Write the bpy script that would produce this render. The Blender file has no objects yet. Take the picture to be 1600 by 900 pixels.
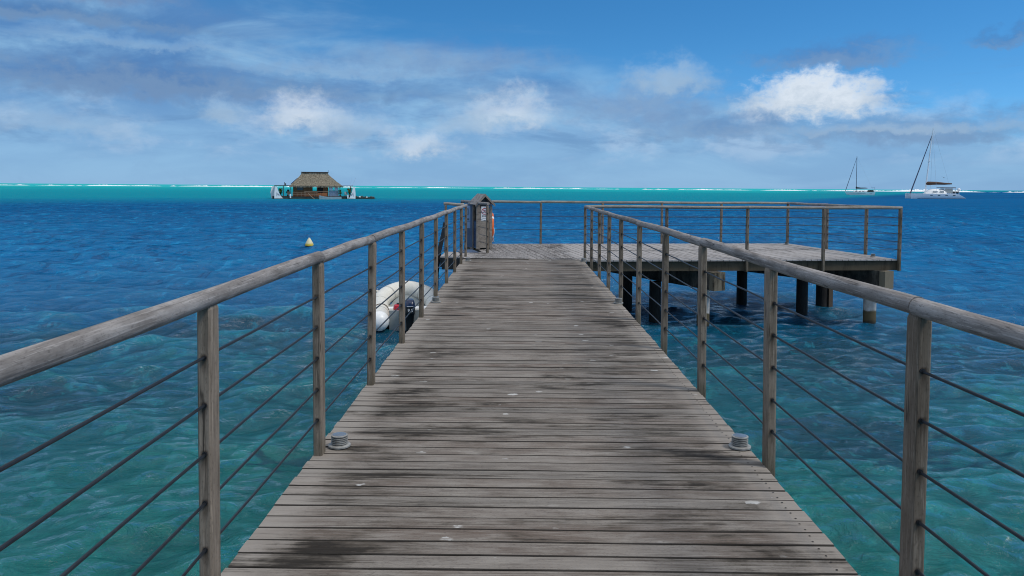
import bpy, math, random
import numpy as np
from mathutils import Vector, Matrix
R = math.radians
rnd = random.Random(11)
scene = bpy.context.scene
col = scene.collection
WATER = -1.5                                   # lagoon level; the deck top is z = 0

# ------------------------------------------------------------------ camera
cam_d = bpy.data.cameras.new("camera")
cam = bpy.data.objects.new("camera", cam_d)
col.objects.link(cam)
cam_d.sensor_width = 36.0
cam_d.lens = 27.0
cam_d.shift_y = -0.072
cam_d.clip_start = 0.05
cam_d.clip_end = 30000
cam.matrix_world = (Matrix.Translation((0, 0, 1.54)) @ Matrix.Rotation(0.0083, 4, 'Z')
                    @ Matrix.Rotation(math.pi/2 - 0.036, 4, 'X') @ Matrix.Rotation(0.0072, 4, 'Z'))
scene.camera = cam
scene.render.engine = 'CYCLES'
scene.cycles.pixel_filter_type = 'BLACKMAN_HARRIS'
scene.cycles.filter_width = 1.05
scene.render.resolution_x, scene.render.resolution_y = 1024, 576

# ------------------------------------------------------------------ colour management
vs = scene.view_settings
vs.view_transform = 'Standard'
vs.look = 'None'
vs.exposure = 0.0
vs.gamma = 1.0

# ------------------------------------------------------------------ node helper
class NT:
    def __init__(self, tree):
        self.t = tree
    def n(self, kind, **kw):
        nd = self.t.nodes.new(kind)
        for k, v in kw.items():
            setattr(nd, k, v)
        return nd
    def put(self, sock, v):
        if v is None:
            return
        if isinstance(v, bpy.types.NodeSocket):
            self.t.links.new(v, sock)
        elif isinstance(v, (tuple, list)) and len(v) == 3 and sock.type == 'RGBA':
            sock.default_value = (*v, 1)
        else:
            sock.default_value = v
    def m(self, op, a, b=None, c=None, clamp=False):
        nd = self.n('ShaderNodeMath', operation=op, use_clamp=clamp)
        for i, v in enumerate((a, b, c)):
            self.put(nd.inputs[i], v)
        return nd.outputs[0]
    def add(self, a, b): return self.m('ADD', a, b)
    def sub(self, a, b): return self.m('SUBTRACT', a, b)
    def mul(self, a, b): return self.m('MULTIPLY', a, b)
    def div(self, a, b): return self.m('DIVIDE', a, b)
    def ss(self, v, lo, hi, o0=0.0, o1=1.0):
        nd = self.n('ShaderNodeMapRange', interpolation_type='SMOOTHSTEP')
        for i, x in enumerate((v, lo, hi, o0, o1)):
            self.put(nd.inputs[i], x)
        return nd.outputs[0]
    def lin(self, v, lo, hi, o0=0.0, o1=1.0):
        nd = self.n('ShaderNodeMapRange')
        for i, x in enumerate((v, lo, hi, o0, o1)):
            self.put(nd.inputs[i], x)
        return nd.outputs[0]
    def mix(self, f, a, b, blend='MIX'):
        nd = self.n('ShaderNodeMix', data_type='RGBA', blend_type=blend)
        self.put(nd.inputs[0], f); self.put(nd.inputs[6], a); self.put(nd.inputs[7], b)
        return nd.outputs[2]
    def comb(self, x, y, z):
        nd = self.n('ShaderNodeCombineXYZ')
        for i, v in enumerate((x, y, z)):
            self.put(nd.inputs[i], v)
        return nd.outputs[0]
    def sep(self, v):
        nd = self.n('ShaderNodeSeparateXYZ'); self.put(nd.inputs[0], v)
        return nd.outputs
    def vmul(self, v, s):
        nd = self.n('ShaderNodeVectorMath', operation='MULTIPLY')
        self.put(nd.inputs[0], v); self.put(nd.inputs[1], s)
        return nd.outputs[0]
    def vadd(self, v, s):
        nd = self.n('ShaderNodeVectorMath', operation='ADD')
        self.put(nd.inputs[0], v); self.put(nd.inputs[1], s)
        return nd.outputs[0]
    def noise(self, v, scale=1.0, detail=4.0, rough=0.55, dist=0.0, color=False):
        nd = self.n('ShaderNodeTexNoise')
        self.put(nd.inputs['Vector'], v)
        nd.inputs['Scale'].default_value = scale
        nd.inputs['Detail'].default_value = detail
        nd.inputs['Roughness'].default_value = rough
        nd.inputs['Distortion'].default_value = dist
        return nd.outputs['Color' if color else 'Fac']
    def ramp(self, f, stops):
        nd = self.n('ShaderNodeValToRGB')
        cr = nd.color_ramp
        while len(cr.elements) < len(stops):
            cr.elements.new(0.5)
        for e, (p, c) in zip(cr.elements, stops):
            e.position = p; e.color = (*c, 1)
        self.put(nd.inputs[0], f)
        return nd.outputs[0]

def srgb(r, g, b):
    f = lambda c: c/12.92 if c <= 0.04045 else ((c+0.055)/1.055)**2.4
    return (f(r/255), f(g/255), f(b/255))

# ------------------------------------------------------------------ world: Nishita sky and a broken cloud deck
SUN_AZ, SUN_EL = R(116), R(54)                  # sun high to the right
world = bpy.data.worlds.new("World")
scene.world = world
world.use_nodes = True
wt = world.node_tree
wt.nodes.clear()
w = NT(wt)
tc = w.n('ShaderNodeTexCoord')
gx, gy, gz = w.sep(tc.outputs['Generated'])
az = w.mul(w.m('ARCTAN2', gx, gy), 180/math.pi)             # degrees, right of the jetty axis
el = w.mul(w.m('ARCSINE', gz), 180/math.pi)
sky = w.n('ShaderNodeTexSky', sky_type='NISHITA')
sky.sun_disc = False
sky.sun_elevation, sky.sun_rotation = SUN_EL, SUN_AZ
sky.air_density, sky.dust_density, sky.ozone_density = 1.0, 0.2, 3.0
zlift = w.add(w.mul(w.m('MAXIMUM', gz, 0.0), 2.4), 0.06)    # clear tropical air: deep blue close to the horizon
w.put(sky.inputs[0], w.comb(gx, gy, zlift))
hs = w.n('ShaderNodeHueSaturation')
hs.inputs['Saturation'].default_value = 1.22
w.put(hs.inputs['Color'], sky.outputs[0])
c = w.mix(1.0, hs.outputs[0], (0.106, 0.182, 0.184), 'MULTIPLY')
# haze towards the horizon
hz = w.m('EXPONENT', w.mul(w.m('MAXIMUM', el, 0.0), -1/3.2))
c = w.mix(w.mul(hz, 0.92), c, srgb(146, 182, 218))
p = w.comb(az, el, 0.0)
# high thin grey-blue veil, higher on the left
n1 = w.noise(w.vmul(p, (0.045, 0.22, 1)), 1.0, 6, 0.55, 0.5)
n2 = w.noise(w.vadd(w.vmul(p, (0.085, 0.30, 1)), (7.3, 2.1, 4.4)), 1.0, 7, 0.6, 0.6)
n3 = w.noise(w.vadd(w.vmul(p, (0.32, 0.62, 1)), (1.3, 8.1, 2.4)), 1.0, 6, 0.6, 0.3)
top = w.add(w.mul(az, -0.14), 9.4)
edge = w.sub(w.add(top, w.mul(w.sub(n1, 0.5), 17.0)), el)
veil = w.ss(edge, -2.2, 3.0)
vcol = w.mix(w.ss(n2, 0.34, 0.70), srgb(90, 136, 190), srgb(146, 190, 226))
vcol = w.mix(w.mul(w.ss(n3, 0.5, 0.75), 0.45), vcol, srgb(100, 132, 180))
low = w.ss(el, 8.5, 1.5)
vcol = w.mix(w.mul(low, 0.72), vcol, srgb(141, 180, 217))
c = w.mix(w.mul(veil, 0.88), c, vcol)
# soft bank of low cloud
nb = w.noise(w.vadd(w.vmul(p, (0.2, 0.42, 1)), (3.1, 0.4, 9.0)), 1.0, 7, 0.6, 0.2)
bank = w.mul(w.ss(nb, 0.47, 0.68), w.mul(w.ss(el, 1.2, 2.6), w.ss(el, 8.0, 4.2)))
c = w.mix(w.mul(bank, 0.5), c, srgb(178, 203, 230))
ng = w.noise(w.vadd(w.vmul(p, (0.16, 0.6, 1)), (13.1, 5.4, 1.0)), 1.0, 6, 0.6, 0.4)
grey = w.mul(w.ss(ng, 0.50, 0.66), w.mul(w.ss(el, 1.5, 3.5), w.ss(el, 9.0, 5.5)))
c = w.mix(w.mul(grey, 0.5), c, srgb(100, 142, 188))
# individual clouds: (azimuth, elevation of the flat base, half width, height, colour, strength, wobble)
wob = w.noise(w.vmul(p, (0.42, 0.5, 1)), 1.0, 8, 0.62, 0.0, color=True)
wx, wy, wz = w.sep(wob)
wob2 = w.noise(w.vadd(w.vmul(p, (0.8, 1.2, 1)), (4, 4, 4)), 1.0, 8, 0.66, 0.3)
white, pale, dark = srgb(222, 232, 243), srgb(168, 196, 223), srgb(88, 130, 180)
clouds = [
    (-31.0, 10.5, 10.0, 0.9, srgb(78, 124, 178), 0.9, 0.6),
    (-31.0, 12.2, 7.5, 1.9, srgb(92, 120, 172), 0.9, 0.9),
    (-27.0, 6.6, 13.0, 2.4, srgb(82, 124, 178), 0.9, 0.8),
    (-14.0, 6.6, 12.0, 1.0, dark, 0.45, 0.8),
    (-26.0, 9.2, 10.0, 0.8, srgb(142, 184, 224), 0.5, 0.8),
    (-13.0, 8.2, 9.0, 0.8, srgb(146, 186, 225), 0.5, 0.8),
    (-5.0, 9.0, 9.0, 1.6, srgb(104, 142, 194), 0.6, 0.8),
    (8.6, 5.6, 6.0, 2.2, srgb(112, 148, 196), 0.7, 1.0),
    (11.0, 7.4, 3.4, 2.0, pale, 0.75, 1.0),
    (21.0, 5.3, 5.4, 3.0, white, 0.97, 1.0),
    (-15.9, 4.1, 3.0, 2.5, white, 0.85, 1.0),
    (-12.4, 4.0, 3.2, 1.6, pale, 0.6, 1.0),
    (-0.6, 4.8, 3.4, 2.4, white, 0.72, 1.0),
    (-3.6, 4.6, 3.4, 1.6, pale, 0.5, 1.0),
    (-7.4, 2.5, 2.9, 1.7, white, 0.7, 1.0),
    (-21.0, 4.6, 1.8, 1.5, pale, 0.7, 1.0),
    (-31.0, 3.6, 6.0, 1.4, pale, 0.4, 1.0),
    (21.8, 8.8, 5.6, 1.4, srgb(84, 128, 184), 0.8, 1.0),
    (32.0, 9.3, 2.6, 0.8, srgb(76, 118, 172), 0.6, 1.0),
    (14.0, 4.2, 7.0, 1.5, srgb(102, 140, 188), 0.65, 1.0),
    (27.0, 3.7, 10.0, 1.6, srgb(98, 136, 184), 0.7, 1.0),
    (26.0, 3.9, 9.0, 0.5, pale, 0.6, 0.6),
]
for a0, e0, hw, h, cc, st, wb in clouds:
    dx = w.div(w.add(w.sub(az, a0), w.mul(w.sub(wx, 0.5), 5.0*wb)), hw)
    rise = w.add(w.sub(el, e0), w.mul(w.sub(wy, 0.5), 3.4*wb))
    up = w.div(rise, h)
    dn = w.div(rise, -0.45*h)
    dy = w.m('MAXIMUM', up, dn)
    d = w.m('SQRT', w.add(w.mul(dx, dx), w.mul(dy, dy)))
    soft = cc is not white
    lo, hi = (1.30, 0.15) if soft else ((1.14, 0.55) if hw > 5 else (1.35, 0.20))
    msk = w.ss(w.add(d, w.mul(w.sub(wob2, 0.5), 0.95 if soft else 0.9)), lo, hi)
    if not soft:
        msk = w.mul(msk, w.ss(w.add(up, w.mul(w.sub(wob2, 0.5), 1.2)), -0.45, 0.25))
    shade = w.mix(w.ss(w.add(up, w.mul(w.sub(wob2, 0.5), 1.8)), 0.75, -0.05), cc, tuple(0.62*x + 0.38*y*0.75 for x, y in zip(cc, pale)))
    c = w.mix(w.mul(msk, st), c, shade)
# bright cloud added overhead, out of view, to light the deck softly
ov = w.noise(w.vmul(tc.outputs['Generated'], (2.2, 2.2, 3.0)), 1.0, 5, 0.6)
ovm = w.mul(w.ss(el, 17.0, 42.0), w.ss(ov, 0.30, 0.55))
c = w.mix(w.mul(ovm, 0.9), c, (0.98, 0.99, 0.99))
c = w.mix(w.ss(el, 0.0, -1.0), c, (0.02, 0.10, 0.16))
bg = w.n('ShaderNodeBackground')
w.put(bg.inputs[0], c)
bg.inputs[1].default_value = 1.0
wo = w.n('ShaderNodeOutputWorld')
wt.links.new(bg.outputs[0], wo.inputs[0])

# ------------------------------------------------------------------ sun behind thin cloud
sd = bpy.data.lights.new("sun", 'SUN')
sd.energy = 1.9
sd.angle = R(12)
sd.color = (1.0, 0.95, 0.88)
sun = bpy.data.objects.new("sun", sd)
col.objects.link(sun)
sdir = Vector((math.sin(SUN_AZ)*math.cos(SUN_EL), math.cos(SUN_AZ)*math.cos(SUN_EL), math.sin(SUN_EL)))
sun.rotation_euler = (-sdir).to_track_quat('-Z', 'Y').to_euler()
sun.location = sdir*60

# ------------------------------------------------------------------ materials
def newmat(name):
    m = bpy.data.materials.new(name)
    m.use_nodes = True
    m.node_tree.nodes.clear()
    t = NT(m.node_tree)
    out = t.n('ShaderNodeOutputMaterial')
    return m, t, out

def finish(t, out, color, rough=0.7, bump=None, bump_d=0.01, spec=0.4, metal=0.0, bump_s=0.6, normal=None):
    b = t.n('ShaderNodeBsdfPrincipled')
    t.put(b.inputs['Base Color'], color)
    t.put(b.inputs['Roughness'], rough)
    b.inputs['Specular IOR Level'].default_value = spec
    b.inputs['Metallic'].default_value = metal
    if bump is not None:
        bn = t.n('ShaderNodeBump')
        bn.inputs['Strength'].default_value = bump_s
        bn.inputs['Distance'].default_value = bump_d
        t.put(bn.inputs['Height'], bump)
        t.put(b.inputs['Normal'], bn.outputs[0])
    t.t.links.new(b.outputs[0], out.inputs[0])
    return b

def simple(name, c, rough=0.6, metal=0.0, var=0.25, scale=6.0, spec=0.4, bump=0.0):
    m, t, out = newmat(name)
    pos = t.n('ShaderNodeTexCoord').outputs['Object']
    n = t.noise(pos, scale, 5, 0.6)
    cc = t.mix(t.lin(n, 0.3, 0.7), tuple(x*(1-var) for x in c), tuple(min(1, x*(1+var*0.6)) for x in c))
    finish(t, out, cc, t.lin(n, 0.2, 0.8, rough*0.85, min(1, rough*1.15)), n if bump else None, bump, spec, metal)
    return m

def wood(name, axis, base, brown, stain=0.0, weep=False, spots=0.0, tide=False, grain=1.0, cracks=False):
    """sun-bleached tropical hardwood, grain along axis; stain = mould patches, spots = droppings"""
    m, t, out = newmat(name)
    geo = t.n('ShaderNodeNewGeometry')
    pos = geo.outputs['Position']
    isl = geo.outputs['Random Per Island']
    oi = t.n('ShaderNodeObjectInfo').outputs['Random']
    rv = t.m('FRACT', t.add(isl, t.mul(oi, 7.31)))
    st = {'X': (1.3, 42, 42), 'Y': (42, 1.3, 42), 'Z': (42, 42, 1.6)}[axis]
    sh = t.vadd(t.vmul(pos, st), t.comb(t.mul(rv, 37.0), t.mul(rv, 91.0), 0.0))
    g1 = t.noise(sh, 1.0, 6, 0.65, 0.6)
    fine = t.noise(t.vmul(pos, tuple(s*3.2 for s in st)), 1.0, 3, 0.6)
    mott = t.noise(t.vadd(t.vmul(pos, tuple((3.0 if s < 5 else 9.0) for s in st)), t.comb(t.mul(rv, 11.0), 0.0, 0.0)), 1.0, 5, 0.6, 0.3)
    cc = t.mix(t.lin(t.m('FRACT', t.mul(rv, 5.17)), 0.0, 1.0), base, brown)
    cc = t.mix(t.ss(mott, 0.35, 0.75), cc, tuple(x*1.35 for x in base))
    cc = t.mix(t.mul(t.ss(g1, 0.50, 0.74), 0.8*grain), cc, tuple(x*0.36 for x in brown))
    cc = t.mix(t.mul(t.ss(fine, 0.50, 0.70), 0.65), cc, tuple(min(0.7, x*1.75) for x in base))
    grit = t.noise(t.vmul(pos, tuple((55 if q < 5 else 160) for q in st)), 1.0, 3, 0.7)
    cc = t.mix(t.mul(t.ss(grit, 0.53, 0.68), 0.45), cc, tuple(x*0.40 for x in brown))
    val = t.lin(rv, 0.0, 1.0, 0.84, 1.12)
    cc = t.mix(1.0, cc, t.comb(val, val, val), 'MULTIPLY')
    if stain:
        px, py, pz = t.sep(pos)
        off = t.comb(t.mul(rv, 3.4), t.mul(rv, 1.6), 0.0)
        s1 = t.noise(t.vadd(t.vmul(pos, {'X': (1.05, 2.3, 1), 'Y': (2.3, 1.05, 1), 'Z': (2.5, 2.5, 1.2)}[axis]), off), 1.0, 7, 0.68, 0.5)
        patch = t.mul(t.sub(t.noise(t.vmul(pos, (0.9, 1.3, 1)), 1.0, 4, 0.6), 0.5), 0.40)
        lv = t.add(t.add(s1, t.mul(t.sub(fine, 0.5), 0.2)), patch)
        ax = t.m('ABSOLUTE', t.sub(px, 0.105))
        cc = t.mix(t.mul(t.ss(ax, 0.98, 1.2), 0.55), cc, tuple(x*1.75 for x in base))
        band = t.mul(t.ss(ax, 0.45, 0.85), t.ss(ax, 1.22, 1.02))
        streak = t.noise(t.vadd(t.vmul(pos, tuple(s_*0.6 for s_ in st)), t.comb(t.mul(rv, 53.0), t.mul(rv, 17.0), 0.0)), 1.0, 5, 0.7, 0.8)
        lv = t.add(t.add(lv, t.mul(band, 0.075)), t.mul(t.sub(streak, 0.5), 0.62))
        cc = t.mix(t.mul(t.ss(lv, 0.52, 0.66), 0.64*stain), cc, (0.048, 0.038, 0.026))
        cc = t.mix(t.mul(t.ss(lv, 0.615, 0.72), 0.8*stain), cc, (0.013, 0.010, 0.007))
        cc = t.mix(t.mul(t.ss(lv, 0.44, 0.36), 0.35), cc, tuple(x*1.5 for x in base))
    if weep:
        lx, ly, lz = t.sep(t.n('ShaderNodeTexCoord').outputs['Object'])
        nar = t.ss(t.add(t.m('ABSOLUTE', lx), t.mul(mott, 0.012)), 0.024, 0.010)
        for zc in (0.912, 0.738, 0.560, 0.380, 0.206):
            drip = t.mul(t.ss(lz, zc-0.085, zc-0.005), t.ss(lz, zc+0.018, zc+0.006))
            cc = t.mix(t.mul(t.mul(drip, nar), 0.75), cc, (0.035, 0.022, 0.014))
        cc = t.mix(t.mul(t.ss(lz, 0.16, 0.0), 0.45), cc, (0.06, 0.055, 0.032))
    if cracks:
        lng = {'X': (0.5, 26, 26), 'Y': (26, 0.5, 26), 'Z': (26, 26, 0.7)}[axis]
        ck = t.noise(t.vadd(t.vmul(pos, lng), t.comb(t.mul(rv, 23.0), 0.0, t.mul(rv, 5.0))), 1.0, 3, 0.55, 0.6)
        where = t.noise(t.vadd(t.vmul(pos, (2.2, 2.2, 2.2)), t.comb(0.0, t.mul(rv, 9.0), 0.0)), 1.0, 3, 0.6)
        line = t.mul(t.ss(t.m('ABSOLUTE', t.sub(ck, 0.5)), 0.016, 0.004), t.ss(where, 0.50, 0.62))
        cc = t.mix(t.mul(line, 0.85), cc, (0.022, 0.019, 0.016))
        blot = t.noise(t.vadd(t.vmul(pos, tuple(3.0 if q < 5 else 14.0 for q in st)), (4, 4, 4)), 1.0, 5, 0.65)
        cc = t.mix(t.mul(t.ss(blot, 0.52, 0.72), 0.5), cc, tuple(min(0.6, x*1.65) for x in base))
        cc = t.mix(t.mul(t.ss(blot, 0.46, 0.30), 0.5), cc, tuple(x*0.5 for x in brown))
    if spots:
        vo = t.n('ShaderNodeTexVoronoi', feature='F1')
        wobv = t.vadd(pos, t.vmul(t.noise(pos, 30, 3, 0.6, 0, color=True), (0.05, 0.05, 0)))
        t.put(vo.inputs['Vector'], t.vmul(wobv, (1.0, 1.7, 0.0)))
        vo.inputs['Scale'].default_value = 4.2
        vc = t.sep(vo.outputs['Color'])
        rad = t.mul(t.ss(vc[0], 0.40, 1.0), 0.15)
        sp = t.ss(t.sub(vo.outputs['Distance'], rad), 0.03, -0.02)
        sp = t.mul(sp, t.mul(t.ss(vc[0], 0.40, 0.44), t.ss(t.noise(t.vmul(pos, (0.9, 0.6, 1)), 1.0, 2, 0.5), 0.40, 0.50)))
        cc = t.mix(t.mul(sp, t.mul(t.ss(fine, 0.3, 0.6), 0.8*spots)), cc, (0.62, 0.61, 0.58))
    if tide:
        px, py, pz = t.sep(pos)
        cc = t.mix(t.ss(t.add(pz, t.mul(mott, 0.25)), WATER+0.55, WATER+0.32), cc, (0.02, 0.02, 0.014))
    h = t.add(t.mul(g1, -0.7), t.mul(fine, 0.5))
    finish(t, out, cc, t.lin(g1, 0.3, 0.8, 0.68, 0.95), h, 0.004, 0.14, 0.0, 0.7)
    return m

M = {}
M['deck'] = wood('weathered_deck_boards', 'X', (0.188, 0.168, 0.146), (0.132, 0.099, 0.078), stain=1.0, spots=1.0)
M['deck_far'] = wood('weathered_platform_boards', 'Y', (0.235, 0.220, 0.210), (0.165, 0.148, 0.135), stain=0.6)
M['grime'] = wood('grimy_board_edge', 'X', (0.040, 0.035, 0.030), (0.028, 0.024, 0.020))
M['post'] = wood('weathered_post_timber', 'Z', (0.190, 0.153, 0.118), (0.150, 0.110, 0.076), stain=0.0, weep=True, cracks=True)
M['rail'] = wood('weathered_round_handrail', 'Y', (0.245, 0.226, 0.212), (0.170, 0.150, 0.135), grain=0.8, cracks=True)
M['rail_x'] = wood('weathered_cross_handrail', 'X', (0.27, 0.245, 0.21), (0.20, 0.17, 0.14), grain=0.6)
M['beam'] = wood('damp_edge_beam', 'Z', (0.060, 0.048, 0.032), (0.022, 0.018, 0.012), stain=1.0)
M['slat'] = wood('kiosk_slat_timber', 'X', (0.265, 0.225, 0.185), (0.20, 0.165, 0.135))
M['cable'] = simple('dark_steel_cable', (0.030, 0.031, 0.034), 0.45, 0.5, 0.4, 40, 0.5)
M['lamp_body'] = simple('light_grey_painted_metal', (0.27, 0.265, 0.245), 0.5, 0.0, 0.35, 30)
M['lens'] = simple('lamp_glass', (0.17, 0.19, 0.21), 0.2, 0.0, 0.1, 8, 0.8)
M['black'] = simple('black_plastic', (0.012, 0.012, 0.013), 0.4, 0.0, 0.3, 20, 0.5)
M['navy'] = simple('navy_cowl_paint', (0.010, 0.022, 0.065), 0.25, 0.0, 0.2, 10, 0.6)
M['white'] = simple('white_gelcoat', (0.86, 0.86, 0.84), 0.35, 0.0, 0.06, 2, 0.5)
M['white_mark'] = simple('white_marking', (0.8, 0.8, 0.8), 0.5, 0.0, 0.05, 2)
M['hypalon'] = simple('pale_grey_inflatable_fabric', (0.70, 0.68, 0.61), 0.5, 0.0, 0.10, 5, 0.35)
M['seam'] = simple('grey_seam_tape', (0.50, 0.49, 0.44), 0.6, 0.0, 0.2, 6)
M['hull_grey'] = simple('grey_hull_paint', (0.28, 0.31, 0.31), 0.5, 0.0, 0.2, 3)
M['boat_paint'] = simple('pale_sea_green_paint', (0.50, 0.56, 0.53), 0.5, 0.0, 0.15, 3)
M['rope'] = simple('brown_rope', (0.10, 0.07, 0.045), 0.9, 0.0, 0.4, 60)
M['red'] = simple('red_plastic', (0.50, 0.015, 0.03), 0.4, 0.0, 0.15, 8)
M['orange'] = simple('orange_lifebuoy_shell', (0.72, 0.13, 0.02), 0.5, 0.0, 0.15, 8)
M['slate'] = simple('slate_blue_patch', (0.085, 0.125, 0.20), 0.45, 0.0, 0.2, 4)
M['pale_blue'] = simple('pale_blue_notice', (0.23, 0.36, 0.54), 0.5, 0.0, 0.1, 6)
M['ink'] = simple('dark_print', (0.03, 0.035, 0.045), 0.6, 0.0, 0.1, 6)
M['sign_red'] = simple('sign_red_print', (0.42, 0.02, 0.035), 0.5, 0.0, 0.1, 6)
M['brown_canvas'] = simple('brown_sail_cover', (0.10, 0.055, 0.035), 0.85, 0.0, 0.25, 3)
M['dark_canvas'] = simple('dark_green_canvas', (0.014, 0.030, 0.032), 0.85, 0.0, 0.25, 3)
M['window'] = simple('tinted_window', (0.03, 0.04, 0.05), 0.15, 0.0, 0.2, 3, 0.7)
M['cabin_window'] = simple('pale_cabin_window', (0.30, 0.33, 0.34), 0.2, 0.0, 0.1, 3, 0.6)
M['spar'] = simple('aluminium_spar', (0.60, 0.61, 0.62), 0.35, 0.4, 0.1, 3)
M['spar_dark'] = simple('dark_furled_sail', (0.085, 0.10, 0.15), 0.8, 0.0, 0.2, 3)
M['cladding'] = simple('red_brown_timber_cladding', (0.42, 0.145, 0.050), 0.7, 0.0, 0.35, 1.6)
M['dark_wood'] = simple('dark_brown_timber', (0.055, 0.032, 0.022), 0.75, 0.0, 0.35, 2.5)
M['tan_wood'] = simple('tan_timber', (0.33, 0.22, 0.14), 0.75, 0.0, 0.25, 2.5)
M['pontoon'] = simple('weedy_pontoon_side', (0.040, 0.062, 0.052), 0.8, 0.0, 0.4, 1.5)
M['solar'] = simple('solar_panel_glass', (0.018, 0.045, 0.12), 0.15, 0.0, 0.15, 2, 0.7)
M['linen'] = simple('white_linen', (0.66, 0.67, 0.74), 0.9, 0.0, 0.1, 2)
M['fin'] = simple('white_moulded_shell', (0.86, 0.86, 0.83), 0.5, 0.0, 0.08, 0.8)
M['fin_print'] = simple('grey_fin_pattern', (0.30, 0.32, 0.36), 0.6, 0.0, 0.2, 3)
M['leaf'] = simple('green_fronds', (0.055, 0.10, 0.015), 0.8, 0.0, 0.5, 2)
M['leaf_yellow'] = simple('yellow_green_fronds', (0.20, 0.20, 0.02), 0.8, 0.0, 0.4, 2)
M['rock'] = simple('dark_wet_stone', (0.07, 0.066, 0.055), 0.85, 0.0, 0.5, 1.3)
M['foam'] = simple('white_surf', (0.85, 0.87, 0.88), 0.8, 0.0, 0.06, 0.2)

def mat_thatch():
    m, t, out = newmat('dry_palm_thatch')
    pos = t.n('ShaderNodeTexCoord').outputs['Object']
    g = t.noise(t.vmul(pos, (4.5, 4.5, 0.9)), 1.0, 6, 0.7, 0.4)
    b = t.noise(pos, 1.1, 4, 0.6)
    cc = t.mix(t.ss(g, 0.32, 0.7), (0.085, 0.070, 0.048), (0.32, 0.28, 0.21))
    cc = t.mix(t.mul(t.ss(b, 0.45, 0.7), 0.5), cc, (0.17, 0.155, 0.115))
    finish(t, out, cc, 0.95, g, 0.15, 0.1)
    return m
M['thatch'] = mat_thatch()

def mat_concrete():
    m, t, out = newmat('pale_concrete_pile')
    pos = t.n('ShaderNodeNewGeometry').outputs['Position']
    px, py, pz = t.sep(pos)
    n = t.noise(pos, 7, 6, 0.65)
    cc = t.mix(t.ss(n, 0.3, 0.7), (0.30, 0.28, 0.25), (0.46, 0.45, 0.43))
    cc = t.mix(t.ss(t.add(pz, t.mul(n, 0.10)), WATER+0.40, WATER+0.35), cc, (0.085, 0.065, 0.030))
    cc = t.mix(t.ss(t.add(pz, t.mul(n, 0.12)), WATER+0.22, WATER+0.10), cc, (0.018, 0.016, 0.010))
    finish(t, out, cc, 0.8, n, 0.01)
    return m
M['concrete'] = mat_concrete()
M['pile_shaded'] = wood('shaded_concrete_pile', 'Z', (0.030, 0.027, 0.024), (0.020, 0.017, 0.014))  # pale piles given a near-black colour for the shade under the platform
M['end_block'] = wood('lit_weathered_beam_end', 'Z', (0.115, 0.098, 0.070), (0.060, 0.048, 0.034), stain=1.0)  # beam ends coloured lighter than the shaded sides, as if lit

def mat_capbeam():
    m, t, out = newmat('shaded_concrete_beam')
    pos = t.n('ShaderNodeNewGeometry').outputs['Position']
    n = t.noise(t.vmul(pos, (5, 5, 2.5)), 1, 6, 0.65)
    cc = t.mix(t.ss(n, 0.40, 0.62), (0.022, 0.019, 0.015), (0.085, 0.075, 0.060))  # shade under the deck put into the beam colour
    finish(t, out, cc, 0.85, n, 0.01)
    return m
M['capbeam'] = mat_capbeam()

def mat_buoy():
    m, t, out = newmat('faded_yellow_buoy')
    tcn = t.n('ShaderNodeTexCoord').outputs['Object']
    px, py, pz = t.sep(tcn)
    n = t.noise(tcn, 9, 5, 0.6)
    cc = t.mix(t.ss(t.add(pz, t.mul(n, 0.10)), 0.14, 0.26), (0.62, 0.44, 0.03), (0.66, 0.60, 0.36))
    cc = t.mix(t.ss(t.add(pz, t.mul(n, 0.05)), 0.09, 0.05), cc, (0.035, 0.022, 0.015))
    finish(t, out, cc, 0.5)
    return m
M['buoy'] = mat_buoy()

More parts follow.
